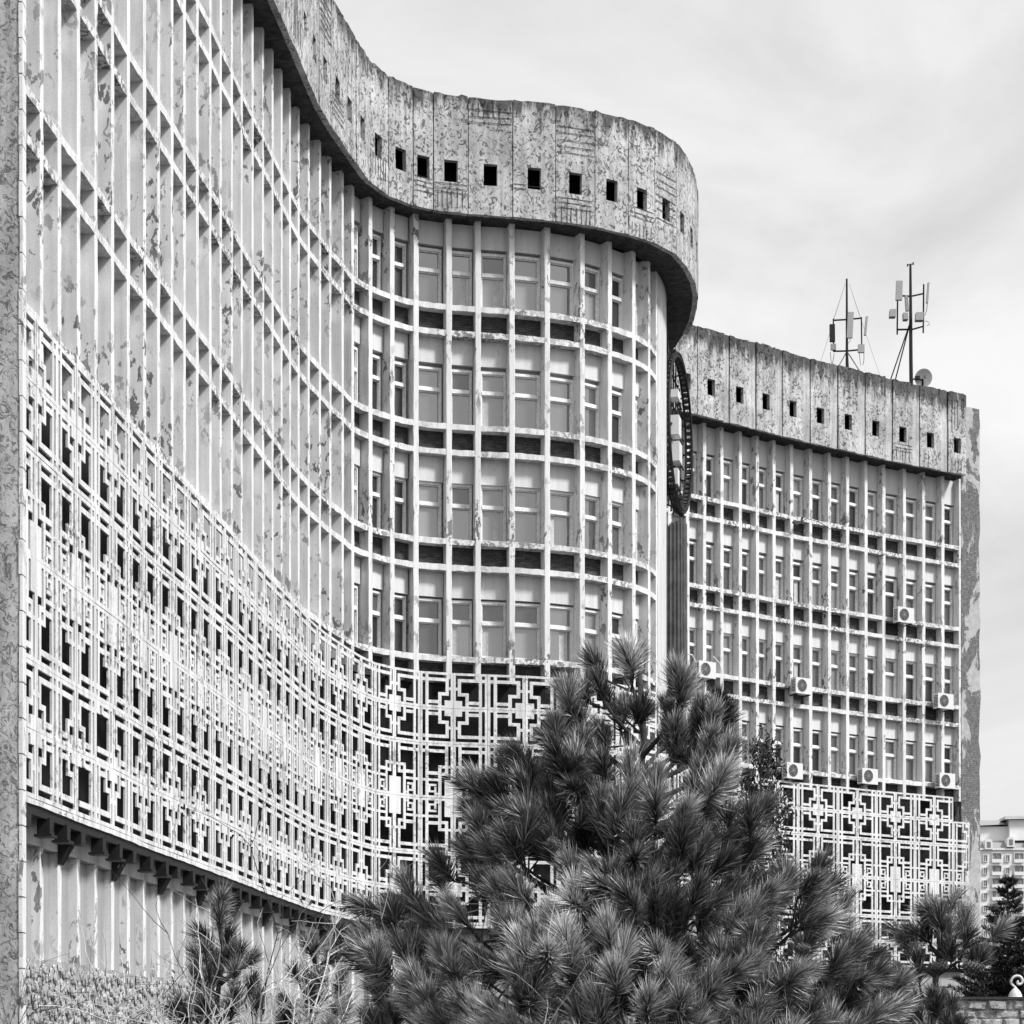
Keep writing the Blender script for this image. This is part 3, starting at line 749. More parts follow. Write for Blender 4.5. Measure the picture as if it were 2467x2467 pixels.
# pipes and cables hanging on the far wing
for (pts, r_, mat, lab) in ((((1290,1232),(1306,1236),(1314,1252),(1312,1272)), .028, 'plastic_white', 'white pipe bending down to the air conditioner beside the corrugated cladding'),
        (((1345,1238),(1358,1252),(1362,1270)), .022, 'plastic_white', 'short white hose looping over the leftmost air conditioner of the far wing'),
        (((1496,985),(1502,990),(1512,984),(1514,976)), .05, 'rust_metal', 'rusty bent bracket left on the top sill of the far wing'),
        (((1514,984),(1522,978),(1545,985),(1570,1000)), .012, 'dark_metal', 'thin dark cable trailing from the rusty bracket')):
    q3 = []
    for (u, v) in pts:
        p = FA.p(FA.at_u(u * 1.27692)); q3.append(Vector((p[0], p[1], (VH - v * 1.27692) * p[1] / FPX + CAMH)))
    o = MB().tube([p - q3[0] for p in q3], r_, 7).build('pipe' if mat == 'plastic_white' else ('bracket' if r_ > .03 else 'cable'), mat)
    o.location = q3[0]; tag(o, lab, 'pipe' if mat == 'plastic_white' else ('bracket' if r_ > .03 else 'cable'))

# =================================================================== masts and dish on the far roof
def mast1():
    Y = 87.5; C = lambda cx, cy, dy=0.0: at(1950 + .1863 * cx, 600 + .1863 * cy, Y + dy) - Vector((bx_, Y, 0))
    bx_ = at(1950 + .1863 * 487, 600, Y)[0]
    t_ = thing('antenna_mast', 'slender roof mast held by guy wires with three pale antenna panels', 'antenna', (bx_, Y, PTOP + DZ - .3), group='antenna masts on the far roof')
    o_ = Vector((0, 0, PTOP + DZ - .3)); P = lambda *a: C(*a) - o_
    MB().tube([P(487, 1700), P(485, 1200), P(483, 385)], [.07, .055, .04], 8).build('pole', 'dark_metal', t_)
    MB().tube([P(303, 922), P(480, 912)], .035, 6).tube([P(480, 912), P(675, 893)], .035, 6).tube([P(310, 1322), P(490, 1318)], .035, 6).tube([P(490, 1318), P(640, 1303)], .035, 6).tube([P(310, 900), P(312, 1330)], .03, 6).tube([P(672, 880), P(676, 1230)], .03, 6).build('cross_arm', 'dark_metal', t_)
    def panel(a, b_, wd, mat='panel_grey'):
        A, B = P(*a), P(*b_); w_ = Vector((wd / 2, 0, 0)); d = Vector((0, .12, 0))
        MB().quadbox([A - w_, A + w_, B + w_, B - w_], [p + d for p in (A - w_, A + w_, B + w_, B - w_)]).build('antenna_panel', mat, t_)
    panel((522, 1145, -.3), (538, 812, -.3), .24); panel((722, 1110, -.2), (745, 868, -.2), .09); panel((300, 1195, -.2), (297, 970, -.2), .22, 'dark_metal')
    panel((672, 1335, -.25), (672, 1230, -.25), .27); panel((312, 1300, -.2), (312, 1222, -.2), .22, 'galvanised')
    for a, b_ in (((462, 450), (145, 1460)), ((515, 450), (915, 1650)), ((462, 450), (318, 890)), ((515, 450), (650, 870))):
        MB().tube([P(*a), P(*b_)], .008, 4).build('guy_wire', 'galvanised', t_)
    for a, b_ in (((470, 1350), (355, 1560)), ((505, 1350), (715, 1680)), ((495, 1380, .5), (520, 1700, .8))):
        MB().tube([P(*a), P(*b_)], .025, 5).build('stay', 'galvanised', t_)
    for pts in (((520, 1150), (530, 1190), (500, 1220)), ((645, 1340), (655, 1440), (660, 1500)), ((705, 1340), (705, 1440), (690, 1500)), ((270, 1330), (280, 1440), (285, 1500)), ((320, 1350), (305, 1450), (295, 1500))):
        MB().tube([P(*q_) for q_ in pts], .012, 4).build('cable', 'dark_metal', t_)
mast1()
def mast2():
    Y = 89.0; bx_ = at(1950 + .1863 * 1313, 600, Y)[0]
    o_ = Vector((bx_, Y, PTOP + DZ - .3)); P = lambda cx, cy, dy=0.0: at(1950 + .1863 * cx, 600 + .1863 * cy, Y + dy) - o_
    t_ = thing('antenna_mast', 'taller roof mast with double stay and box antennas beside the dish', 'antenna', o_, group='antenna masts on the far roof')
    MB().tube([P(1318, 1850), P(1312, 1400), P(1310, 1000), P(1306, 200)], [.085, .08, .075, .05], 8).build('pole', 'dark_metal', t_)
    MB().tube([P(1205, 605), P(1310, 612)], .04, 6).tube([P(1310, 612), P(1480, 575)], .035, 6).tube([P(1130, 1042), P(1300, 1040)], .04, 6).tube([P(1310, 1045), P(1470, 1000)], .035, 6).tube([P(1140, 650), P(1135, 1105)], .035, 6).tube([P(1478, 455), P(1472, 1085)], .035, 6).tube([P(1265, 205), P(1345, 190)], .02, 5).tube([P(1270, 225), P(1268, 195)], .03, 5).tube([P(1342, 205), P(1344, 170)], .03, 5).build('cross_arm', 'dark_metal', t_)
    def panel(a, b_, wd, mat='panel_grey', dp=.14):
        A, B = P(*a), P(*b_); w_ = Vector((wd / 2, 0, 0)); d = Vector((0, dp, 0))
        MB().quadbox([A - w_, A + w_, B + w_, B - w_], [p + d for p in (A - w_, A + w_, B + w_, B - w_)]).build('antenna_panel', mat, t_)
    panel((1160, 655, -.3), (1167, 408, -.3), .27); panel((1525, 690, -.2), (1543, 430, -.2), .08); panel((1268, 795, -.2), (1255, 600, -.2), .13, 'galvanised')
    def boxu(a, b_, wd, mat='panel_grey'):
        panel(a, b_, wd, mat, .3)
    boxu((1080, 870, -.3), (1085, 775, -.3), .26); boxu((1250, 905, -.3), (1245, 820, -.3), .20); boxu((1425, 915, -.3), (1430, 815, -.3), .32)
    for a, b_ in (((1300, 960), (1040, 1720)), ((1295, 980), (1102, 1730))): MB().tube([P(*a), P(*b_)], .03, 5).build('stay', 'dark_metal', t_)
    for pts in (((1490, 930), (1540, 940), (1555, 975), (1520, 990)), ((1525, 700), (1515, 800), (1490, 860)), ((1310, 1450), (1330, 1600), (1330, 1700))):
        MB().tube([P(*q_) for q_ in pts], .014, 4).build('cable', 'dark_metal', t_)
mast2()
Yd = 87.0; dc = at(1950 + .1863 * 1475, 600 + .1863 * 1690, Yd)
ds = thing('satellite_dish', 'round white satellite dish at the foot of the taller mast', 'dish', (dc[0], Yd, PTOP + DZ - .3))
h0 = dc[2] - (PTOP + DZ - .3)
h0 += .08
rot = Matrix.Translation((0, 0, h0)) @ Matrix.Rotation(R(-28), 4, 'Z') @ Matrix.Rotation(R(12), 4, 'X') @ Matrix.Scale(1.2, 4)
mb = MB().lathe([(.02, .14), (.14, .125), (.24, .08), (.31, 0.0), (.318, 0.005), (.25, .10), (.14, .145), (.02, .16)], 28, (0, 0, 0), 'y'); o = mb.build('reflector', 'plastic_white', ds, True); o.matrix_basis = rot
MB().tube([(-.05, .1, h0 - .05), (-.42, .1, h0 - .02), (-.5, .2, h0 - .25)], .035, 6).build('mount', 'dark_metal', ds)
MB().box(-.36, -.16, -.1, .08, h0 - .08, h0 + .06).build('receiver', 'dark_metal', ds)
MB().tube([(0, .18, 0), (0, .16, h0)], .04, 6).build('post', 'dark_metal', ds)

# =================================================================== apartment block far behind
YA = 500.0
ab = thing('apartment_building', 'pale tall apartment block with mansard roof far behind the right end', 'building', (128, YA, 0))
xa = lambda x: (2200 + .2935 * x - UC) / FPX * YA - 128
za = lambda y: (VH - (1900 + .2935 * y)) / FPX * YA + CAMH
MB().box(xa(430), 24, 0, 16, 0, za(505)).build('wall', 'apartment_wall', ab)
MB().box(xa(425), 24.3, -.5, 16, za(505), za(490)).build('cornice', 'apartment_trim', ab)
rfm = MB(); A = [(xa(430), -.3, za(490)), (24, -.3, za(490)), (24, 16, za(490)), (xa(430), 16, za(490))]; B = [(xa(500), 4, za(405)), (20, 4, za(365)), (20, 12, za(365)), (xa(500), 12, za(405))]
rfm.quadbox(A, B).build('roof', 'apartment_roof', ab)
MB().box(xa(470), 20, 3, 14, za(420), za(300)).build('penthouse', 'apartment_wall', ab)
MB().quadbox([(xa(450), 2, za(300)), (xa(790), 2, za(283)), (xa(790), 15, za(283)), (xa(450), 15, za(300))], [(xa(500), 6, za(235)), (xa(760), 6, za(235)), (xa(760), 12, za(235)), (xa(500), 12, za(235))]).build('roof', 'apartment_roof', ab)
MB().box(xa(800), 22, 1, 14, za(420), za(250)).build('penthouse', 'apartment_wall', ab)
MB().quadbox([(xa(750), 0, za(250)), (24, 0, za(230)), (24, 15, za(230)), (xa(750), 15, za(250))], [(xa(800), 5, za(205)), (20, 5, za(190)), (20, 12, za(190)), (xa(800), 12, za(205))]).build('roof', 'apartment_roof', ab)
def awin(x0, x1, y0, y1, recess):
    o = MB().box(xa(x0), xa(x1), -.06, -.001, za(y1), za(y0)).build('window', 'apartment_recess' if recess else 'pane_dim', ab)
    f_ = MB(); e_ = .12
    f_.box(xa(x0) - e_, xa(x0), -.3, -.001, za(y1) - e_, za(y0) + e_); f_.box(xa(x1), xa(x1) + e_, -.3, -.001, za(y1) - e_, za(y0) + e_)
    f_.box(xa(x0), xa(x1), -.3, -.001, za(y0), za(y0) + e_); f_.box(xa(x0), xa(x1), -.3, -.001, za(y1) - e_, za(y1)); f_.box((xa(x0) + xa(x1)) / 2 - .05, (xa(x0) + xa(x1)) / 2 + .05, -.12, -.061, za(y1), za(y0))
    f_.build('window_frame', 'apartment_trim', o)
    if recess:
        MB().box(xa(x0) - .2, xa(x1) + .2, -1.0, -.301, za(y1) - .5, za(y1) - .25).box(xa(x0) - .15, xa(x1) + .15, -.98, -.93, za(y1) - .25, za(y1) + .35).build('balcony', 'apartment_wall', o)
        rw = random.Random(int(x0 * 7 + y0)); wdt = xa(x1) - xa(x0)
        a_ = xa(x0) + wdt * rw.uniform(.1, .5); MB().box(a_, a_ + wdt * .3, -.2, -.13, za(y1) + .1, za(y0) - .4).build('pane', 'pane_dim', o)
for r_ in range(12):
    y = 535 + r_ * 103.5
    for q in range(5):
        dx = q * 183
        awin(577 + dx, 606 + dx, y + 12, y + 62, False); awin(648 + dx, 722 + dx, y - 4, y + 58, True)
for xx, yy in ((615, 480), (797, 460), (980, 450)):
    d_ = MB(); xc, zc_ = xa(xx), za(yy + 20)
    pr = [(-.9, 0)] + [(.9 * -math.cos(math.pi * k / 8), 1.6 + .9 * math.sin(math.pi * k / 8)) for k in range(9)] + [(.9, 0)]
    n_ = len(pr); d_.v += [(xc + a, -.8, zc_ + b_) for a, b_ in pr] + [(xc + a, 3, zc_ + b_) for a, b_ in pr]
    d_.f += [tuple(range(n_)), tuple(range(2*n_-1, n_-1, -1))] + [(i, i + n_, (i+1) % n_ + n_, (i+1) % n_) for i in range(n_)]
    o = d_.build('dormer', 'apartment_trim', ab); MB().box(xc - .45, xc + .45, -.86, -.81, zc_ + .4, zc_ + 1.8).build('pane', 'pane_dim', o)

# =================================================================== stone garden wall, right foreground
YW = 40.0
def pw(u, v): return at(u, v, YW)
wl = thing('stone_wall', 'low rubble stone wall with dark metal coping at the lower right', 'wall', (pw(2230, 2400)[0], YW, 0))
x0 = -0.6; x1 = 6.0; ht = pw(2400, 2408)[2]
MB().box(x0, x1, 0, .4, 0.01, ht).build('core', 'stone', wl)
rw = random.Random(12); zz = 0.02; mb = None
while zz < ht - .08:
    hh = min(rw.uniform(.10, .24), ht - zz); xx = x0 - rw.uniform(0, .1)
    while xx < x1 - .05:
        ww = min(rw.uniform(.10, .46), x1 - xx); d = rw.uniform(.015, .09)
        a = [(xx + .012, -.001, zz + .012), (xx + ww - .012, -.001, zz + .012), (xx + ww - .012, -.001, zz + hh - .012), (xx + .012, -.001, zz + hh - .012)]
        b_ = [(p[0] + rw.uniform(.005, .06) * (1 if i in (0, 3) else -1), -d, p[2] + rw.uniform(.0, .05) * (1 if i < 2 else -1)) for i, p in enumerate(a)]
        if zz + hh > 1.3: MB().quadbox(b_, a).build('stone', 'stone', wl)
        xx += ww
    zz += hh
MB().box(x0 - .05, x1 + .1, -.1, .5, ht + .002, ht + .05).build('coping', 'coping', wl)
lp = at(2446, 2395, 40.2)
lm = thing('wall_lamp', 'white scrolled iron lamp on a domed base standing on the stone wall', 'lamp', (lp[0], 40.2, ht + .052))
MB().lathe([(.13, 0), (.13, .03), (.10, .10), (.06, .15), (.03, .18), (.02, .2)], 20).build('base', 'lamp_white', lm, True)
MB().tube([(0 + .012 * k * math.cos(k * .42 + 2.6) * .75 + .06, 0, .30 + .012 * k * math.sin(k * .42 + 2.6) * .75) for k in range(0, 18)] , .025, 7).build('scroll', 'lamp_white', lm, True)
MB().tube([(0, 0, .19), (-.09, 0, .27), (-.08, 0, .34)], .022, 6).build('stem', 'lamp_white', lm)

# =================================================================== vegetation
def fast_mesh(name, V, loops, starts, totals, mat, tone=None):
    me = bpy.data.meshes.new(name)
    me.vertices.add(len(V)); me.vertices.foreach_set('co', np.ascontiguousarray(V, dtype=np.float32).ravel())
    me.loops.add(len(loops)); me.loops.foreach_set('vertex_index', np.ascontiguousarray(loops, dtype=np.int32))
    me.polygons.add(len(starts)); me.polygons.foreach_set('loop_start', np.ascontiguousarray(starts, dtype=np.int32))
    try: me.polygons.foreach_set('loop_total', np.ascontiguousarray(totals, dtype=np.int32))
    except Exception: pass
    if tone is not None:
        at_ = me.attributes.new('tone', 'FLOAT', 'POINT'); at_.data.foreach_set('value', np.ascontiguousarray(tone, dtype=np.float32))
    me.materials.append(M[mat]); me.update(calc_edges=True); me.validate(); return me
def unit(a): return a / np.maximum(np.linalg.norm(a, axis=1)[:, None], 1e-9)
def blades(base, d, length, width, bend, tone):
    """needle blades: quad + triangle, base (n,3), directions d, bend vector added to the tip"""
    n = len(base); r_ = RNG.normal(size=(n, 3)); w_ = unit(np.cross(d, r_)) * (width[:, None] / 2)
    midp = base + d * (length * .55)[:, None] + bend * 0.25; tip = base + d * length[:, None] + bend
    V = np.stack([base - w_, base + w_, midp + w_, midp - w_, tip], 1).reshape(-1, 3)
    k = np.arange(n) * 5
    L_ = np.stack([k, k+1, k+2, k+3, k+3, k+2, k+4], 1).ravel()
    st = np.stack([np.arange(n) * 7, np.arange(n) * 7 + 4], 1).ravel(); tt = np.tile([4, 3], n)
    tn = np.stack([tone * .10, tone * .10, tone * .75, tone * .75, tone * 1.7], 1).ravel()  # shade painted along each blade: dark base, bright tip
    return V, L_, st, tt, tn
def shoot_needles(p0, ax, Ls, n, nl, bright, wid):
    t_ = RNG.beta(1.5, 1.1, n); base = p0 + np.outer(t_ * Ls, ax)
    r_ = unit(RNG.normal(size=(n, 3))); perp = r_ - np.outer(r_ @ ax, ax); perp = unit(perp)
    th = np.radians((76 - 50 * t_ + RNG.normal(0, 11, n)) * RNG.uniform(.55, 1.08)); d = np.cos(th)[:, None] * ax + np.sin(th)[:, None] * perp
    le = nl * RNG.uniform(.7, 1.12, n)
    bend = (ax * 0.22 - np.array([0, 0, 1]) * 0.10)[None, :] * le[:, None] * RNG.uniform(.2, 1.3, n)[:, None] + RNG.normal(0, .07, (n, 3)) * le[:, None]
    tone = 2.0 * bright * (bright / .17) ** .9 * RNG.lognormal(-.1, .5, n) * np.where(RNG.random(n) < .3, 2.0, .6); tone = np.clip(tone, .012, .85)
    return blades(base, unit(d), le, np.full(n, wid) * RNG.uniform(.7, 1.2, n), bend, tone)
def cone_mesh():
    mb = MB(); Ln = 0.085
    prof = [(.004, 0), (.019, .008), (.026, .025), (.024, .05), (.014, .075), (.003, Ln)]
    mb.lathe([(r_ * .85, h) for r_, h in prof], 10)
    for k in range(60):
        f_ = (k + .5) / 60; a = k * 2.39996; h = f_ * Ln * .95 + .003
        r_ = np.interp(h, [p[1] for p in prof], [p[0] for p in prof]); c = Vector((math.cos(a), math.sin(a), 0)); s_ = Vector((-math.sin(a), math.cos(a), 0)); z_ = Vector((0, 0, h))
        i = len(mb.v); ww = .0075 * (1.1 - f_ * .5)
        mb.v += [tuple(c * r_ * .7 + z_ - s_ * ww), tuple(c * r_ * .7 + z_ + s_ * ww), tuple(c * (r_ + .006) + z_ + s_ * ww * .8 + Vector((0, 0, .006))), tuple(c * (r_ + .006) + z_ - s_ * ww * .8 + Vector((0, 0, .006))), tuple(c * (r_ + .001) + z_ + Vector((0, 0, .012)))]
        mb.f += [(i, i+1, i+2, i+3), (i+3, i+2, i+4)]
    return mb.mesh('pine_cone', 'cone_scale')
CONE = cone_mesh()
def bez(a, b_, c, n=8): return [((1-t_)**2) * a + 2*t_*(1-t_) * b_ + t_*t_ * c for t_ in np.linspace(0, 1, n)]

def pine(name, label, tx, ty, ztop, tufts, cones, rad_fn, extra=60, needles=330, nl=0.130, wid=0.0037, per=4, jit=.14, lean=0.0, group=None, zmin=0.3, trunk_r=.055):
    root = thing(name, label, 'tree', (tx, ty, 0), group=group)
    o_ = np.array([tx, ty, 0.0]); top = np.array([lean, 0, ztop])
    wood = MB()
    tp = [np.array([lean * k / 9 + .03 * math.sin(k * 1.7), .03 * math.cos(k * 2.1), ztop * k / 9]) for k in range(10)]
    tp[-1] = top
    wood.tube(tp, [trunk_r * (1 - .86 * k / 9) + .006 for k in range(10)], 9)
    wood.build('trunk', 'bark', root, True)
    parts = []; rnd = random.Random(hash(label) % 1000 if False else len(label))
    def trunk_at(z): return np.array([np.interp(z, [p[2] for p in tp], [p[0] for p in tp]), np.interp(z, [p[2] for p in tp], [p[1] for p in tp]), z])
    allt = list(tufts)
    def add_tuft(p, bright, size, nsh):
        rv = p - trunk_at(min(p[2], ztop)); rh = np.array([rv[0], rv[1], 0]); dist = np.linalg.norm(rh)
        zt = max(0.25, min(ztop - .06, p[2] - .12 - .42 * dist)); a = trunk_at(zt)
        outd = rh / max(dist, 1e-3)
        axis = outd * min(.9, .25 + dist * .5) + np.array([0, 0, 1.0]); axis /= np.linalg.norm(axis)
        if dist > .05:
            b_ = a + (p - a) * .6 + np.array([0, 0, -.10 * dist - .03]); e_ = p - axis * .10
            limbs = MB(); limbs.tube(bez(a, b_, e_), [.013 * size * (1 - .7 * k / 7) + .004 for k in range(8)], 6)
        else:
            e_ = p - axis * .10; limbs = MB(); limbs.tube([a, e_], [.012, .008], 6)
        for k in range(nsh):
            ax = axis + (RNG.normal(0, .42, 3) if k else RNG.normal(0, .12, 3)); ax[2] = abs(ax[2]) * .9 + .1; ax /= np.linalg.norm(ax)
            s0 = e_ + (RNG.normal(0, jit * .5, 3) * size if k else 0) + ax * .01
            Ls = (.17 if k == 0 else .13) * size * RNG.uniform(.85, 1.2)
            limbs.tube([e_ - axis * .04, s0, s0 + ax * Ls], [.006, .006, .003], 5)
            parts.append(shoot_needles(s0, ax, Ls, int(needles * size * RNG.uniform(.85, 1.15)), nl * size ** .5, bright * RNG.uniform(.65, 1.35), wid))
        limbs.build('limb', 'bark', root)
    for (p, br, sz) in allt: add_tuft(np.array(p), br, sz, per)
    for k in range(extra):                       # back and inside of the crown, their shade put into a darker tone
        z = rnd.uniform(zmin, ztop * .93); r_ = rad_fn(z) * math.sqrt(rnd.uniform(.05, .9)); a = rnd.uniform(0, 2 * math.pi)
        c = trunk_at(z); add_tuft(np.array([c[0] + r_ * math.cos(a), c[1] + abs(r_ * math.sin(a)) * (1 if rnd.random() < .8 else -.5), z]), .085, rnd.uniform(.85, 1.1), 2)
    off = 0; lo = 0; VV, LL, SS, TT, NN = [], [], [], [], []
    for V, L_, st, tt, tn in parts:
        VV.append(V); LL.append(L_ + off); SS.append(st + lo); TT.append(tt); NN.append(tn); off += len(V); lo += len(L_)
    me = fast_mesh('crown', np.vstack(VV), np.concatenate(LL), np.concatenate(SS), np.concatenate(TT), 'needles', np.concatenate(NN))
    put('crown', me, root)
    for (p, dr, s_) in cones:
        dv = Vector(dr).normalized(); q_ = dv.to_track_quat('Z', 'Y').to_matrix().to_4x4()
        put('pine_cone', CONE, root, Matrix.Translation(p) @ q_ @ Matrix.Scale(s_, 4))
    print(name, 'needle polys', len(me.polygons))
    return root

UPX = 1.27692
def crown_points(list_, Y0, tx, rad_fn, spread=1.0):
    o = []
    for e in list_:
        u, v = e[0] * UPX, e[1] * UPX; br = e[2] if len(e) > 2 else .17; sz = e[3] if len(e) > 3 else 1.0
        Y = Y0
        for _ in range(3):
            p = at(u, v, Y); R_ = rad_fn(p[2]); dx = p[0] - tx; Y = Y0 - spread * math.sqrt(max(0.0, R_ * R_ - dx * dx)) * .9
        Y += random.uniform(-.12, .12); p = at(u, v, Y)
        o.append(((p[0] - tx, p[1] - Y0, p[2]), br, sz))
    return o
# ---- the large pine
Y0 = 11.0; TX = (1205 * UPX - UC) / FPX * Y0
ZT = at(1195 * UPX, 1245 * UPX, Y0)[2]
def rad_big(z): return float(np.interp(z, [0.3, 1.9, 2.6, 3.2, 3.7, ZT], [1.35, 1.25, .95, .72, .38, .06]))
big = [(1190,1232,.20,.95),(1128,1282,.15,.55),(1072,1322,.18,.9),(1045,1390,.15,.85),(1105,1425,.14,.8),(1295,1300,.18,.9),(1335,1352,.14,.7),(1215,1330,.10,.6),(1285,1390,.13,.8),(1372,1420,.15,.8),(1372,1490,.13,.85),
 (940,1450,.14,.9),(905,1495,.15),(985,1470,.13),(1060,1450,.12),(1195,1475,.22,1.05),(1245,1530,.24,1.1),(1160,1555,.22),(1330,1470,.15),(1300,1540,.17),(1100,1500,.14),(1040,1530,.12),(990,1545,.12),(895,1570,.14),(960,1600,.13),(1290,1600,.15),(1390,1560,.13),(1200,1600,.15),
 (870,1625,.13),(1085,1640,.16,.9),(1150,1660,.13),(945,1690,.24,1.05),(1040,1600,.12),(1245,1670,.12),(1335,1640,.13),(1420,1620,.13),
 (745,1690,.16),(700,1745,.15),(795,1740,.15),(860,1730,.17),(960,1760,.2),(1085,1715,.38,1.15),(1010,1790,.22),(1130,1790,.26),(1185,1755,.30,.9),(1400,1720,.20,1.1),(1345,1770,.18),(1465,1745,.2),(1490,1680,.16),(1570,1690,.20,1.1),(1610,1735,.17),(1545,1780,.2),(1640,1790,.13),
 (670,1800,.17),(740,1815,.19),(815,1820,.18),(895,1840,.17),(985,1855,.16),(1075,1850,.2),(1160,1850,.22),(1255,1830,.24,.95),(1330,1865,.18),(1420,1820,.17),(1500,1850,.18),(1585,1840,.16),(1625,1885,.13),(700,1880,.18),(770,1880,.2),(850,1905,.16),(945,1925,.34,1.05),(1040,1905,.15),(1130,1915,.2),(1225,1900,.22),(1330,1930,.18),(1440,1905,.17),(1540,1920,.16),(1260,1770,.14),(1240,1720,.1),(1310,1700,.1),(1180,1705,.12),(1540,1720,.16),(680,1940,.18),(800,1950,.18),(900,1970,.2),(1000,1980,.2),(1100,1985,.2),(1200,1975,.2),(1300,1985,.2),(1400,1975,.18),(1500,1985,.18),(1600,1960,.15),(1655,1840,.15,.9),(1680,1885,.16,.9),(1660,1935,.17,1.0),(1705,1930,.15,.9),(1620,1820,.15,.9)]
big = [((1160 + (e[0] - 1160) * .94, e[1] + (22 if e[1] < 1260 else 6)) + tuple(e[2:])) for e in big]
tf = crown_points(big, Y0, TX, rad_big)
cones = []
rc = random.Random(2)
for (u, v) in ((1250,1330),(1385,1330),(1345,1395),(1305,1490),(1360,1560),(1235,1570),(1455,1750),(1040,1560),(1050,1600),(1100,1470),(1475,1700),(1500,1790),(1150,1500),(1400,1590),(970,1590)):
    e = crown_points([(u, v)], Y0, TX, rad_big, 1.08)[0][0]
    cones.append((e, (rc.uniform(-.8, .8), -.5, rc.uniform(-.6, .3)), rc.uniform(.9, 1.25)))
pine('pine_tree', 'large bushy long needled pine in the foreground hiding the rounded end', TX, Y0, ZT, tf, cones, rad_big, extra=85, needles=400)
# ---- pine at the right
Y1 = 13.0; TX1 = (1765 * UPX - UC) / FPX * Y1; ZT1 = at(1800 * UPX, 1700 * UPX, Y1)[2]
rad_r = lambda z: float(np.interp(z, [.3, 1.8, ZT1], [.45, .42, .1]))
rt = [(1700,1765,.13,.9),(1745,1735,.13,.9),(1800,1705,.15,1.0),(1838,1725,.15,1.0),(1850,1765,.12,.8),(1790,1770,.12),(1720,1820,.14),(1680,1870,.15),(1760,1890,.12,.8),(1825,1885,.11,.8),(1690,1925,.14),(1790,1940,.13),(1730,1955,.13)]
e1 = [crown_points([q_], Y1, TX1, rad_r, 1.1)[0][0] for q_ in ((1790,1822),(1815,1822),(1772,1860),(1700,1840))]
rt = [((1758 + (e[0] - 1758) * .68, e[1] + 18) + tuple(e[2:])) for e in rt]
pine('pine_tree', 'thin pine with two dark cones before the far end pier', TX1, Y1, ZT1, crown_points(rt, Y1, TX1, rad_r), [(e1[0], (-1, -.2, -.1), 1.5), (e1[1], (1, -.2, -.1), 1.5), (e1[2], (.4, -.3, -1), 1.3), (e1[3], (-.3, -.3, .6), 1.2)], rad_r, extra=4, needles=300, nl=.13, wid=.0038, per=3, trunk_r=.05)
# ---- small pines at the left
for (lab, Yp, uc, vt, lst, rr) in (('small young pine with a round top tuft before the lattice wall', 15.0, 415, 1722, [(412,1740,.15,1.0),(385,1800,.13,.8),(450,1810,.13,.85),(415,1840,.12,.9),(375,1860,.13,.8),(470,1860,.14,.8),(440,1900,.13),(390,1915,.13),(490,1905,.14,.8),(350,1890,.13,.7)], .42),
                                   ('low young pine between the bare shrubs and the large pine', 16.0, 590, 1760, [(585,1790,.13,.8),(620,1800,.13,.8),(560,1840,.12,.8),(605,1860,.13,.9),(645,1770,.14,.8),(640,1850,.14,.8),(590,1910,.13,.9),(545,1900,.13,.8),(650,1910,.14,.9)], .4)):
    tx = (uc * UPX - UC) / FPX * Yp; zt = at(uc * UPX, vt * UPX, Yp)[2]
    rdf = (lambda r_, z1: (lambda z: float(np.interp(z, [.3, 1.9, z1], [r_, r_ * .9, .05]))))(rr, zt)
    pine('pine_tree', lab, tx, Yp, zt, crown_points(lst, Yp, tx, rdf), [], rdf, extra=10, needles=230, nl=.15, wid=.0042, per=2, trunk_r=.04)

# ---- foliage sprays for broad or scale-leaved trees
def leaf_cloud(name, parent, pts, dirs, length, width, tone, mat):
    n = len(pts); V, L_, st, tt, tn = blades(pts, unit(dirs), length, width, RNG.normal(0, .02, (n, 3)), tone)
    return put(name, fast_mesh(name, V, L_, st, tt, mat, tn), parent)
# scale-leaved tree behind the large pine
Yj = 24.0; pj_ = at(1435 * UPX, 1540 * UPX, Yj)
jt = thing('juniper_tree', 'small dark scale leaved tree just behind the large pine', 'tree', (pj_[0], Yj, 0))
zt = at(1440 * UPX, 1412 * UPX, Yj)[2]
MB().tube([(0, 0, 0), (.05, 0, zt * .5), (.0, 0, zt * .95)], [.09, .05, .01], 8).build('trunk', 'bark', jt, True)
pts, dr = [], []; br_ = MB()
for k in range(85):
    z = zt * (1 - .62 * random.random() ** 1.2); r_ = .08 + .55 * (1 - z / zt) ** .6 * 1.1; a = random.uniform(0, 6.283); d = np.array([math.cos(a), math.sin(a), .55]); e = np.array([0, 0, z]) + d * r_ * random.uniform(.5, 1.0)
    br_.tube([(0, 0, z - .15), tuple(e)], [.012, .004], 4)
    for q in range(70):
        c = e + RNG.normal(0, .07, 3); pts.append(c); dr.append(RNG.normal(0, .6, 3) + np.array([0, 0, .7]))
br_.build('limbs', 'bark', jt); n = len(pts)
leaf_cloud('crown', jt, np.array(pts), np.array(dr), RNG.uniform(.03, .07, n), RNG.uniform(.012, .024, n), np.clip(.07 * RNG.lognormal(0, .5, n), .01, .4), 'conifer_leaf')
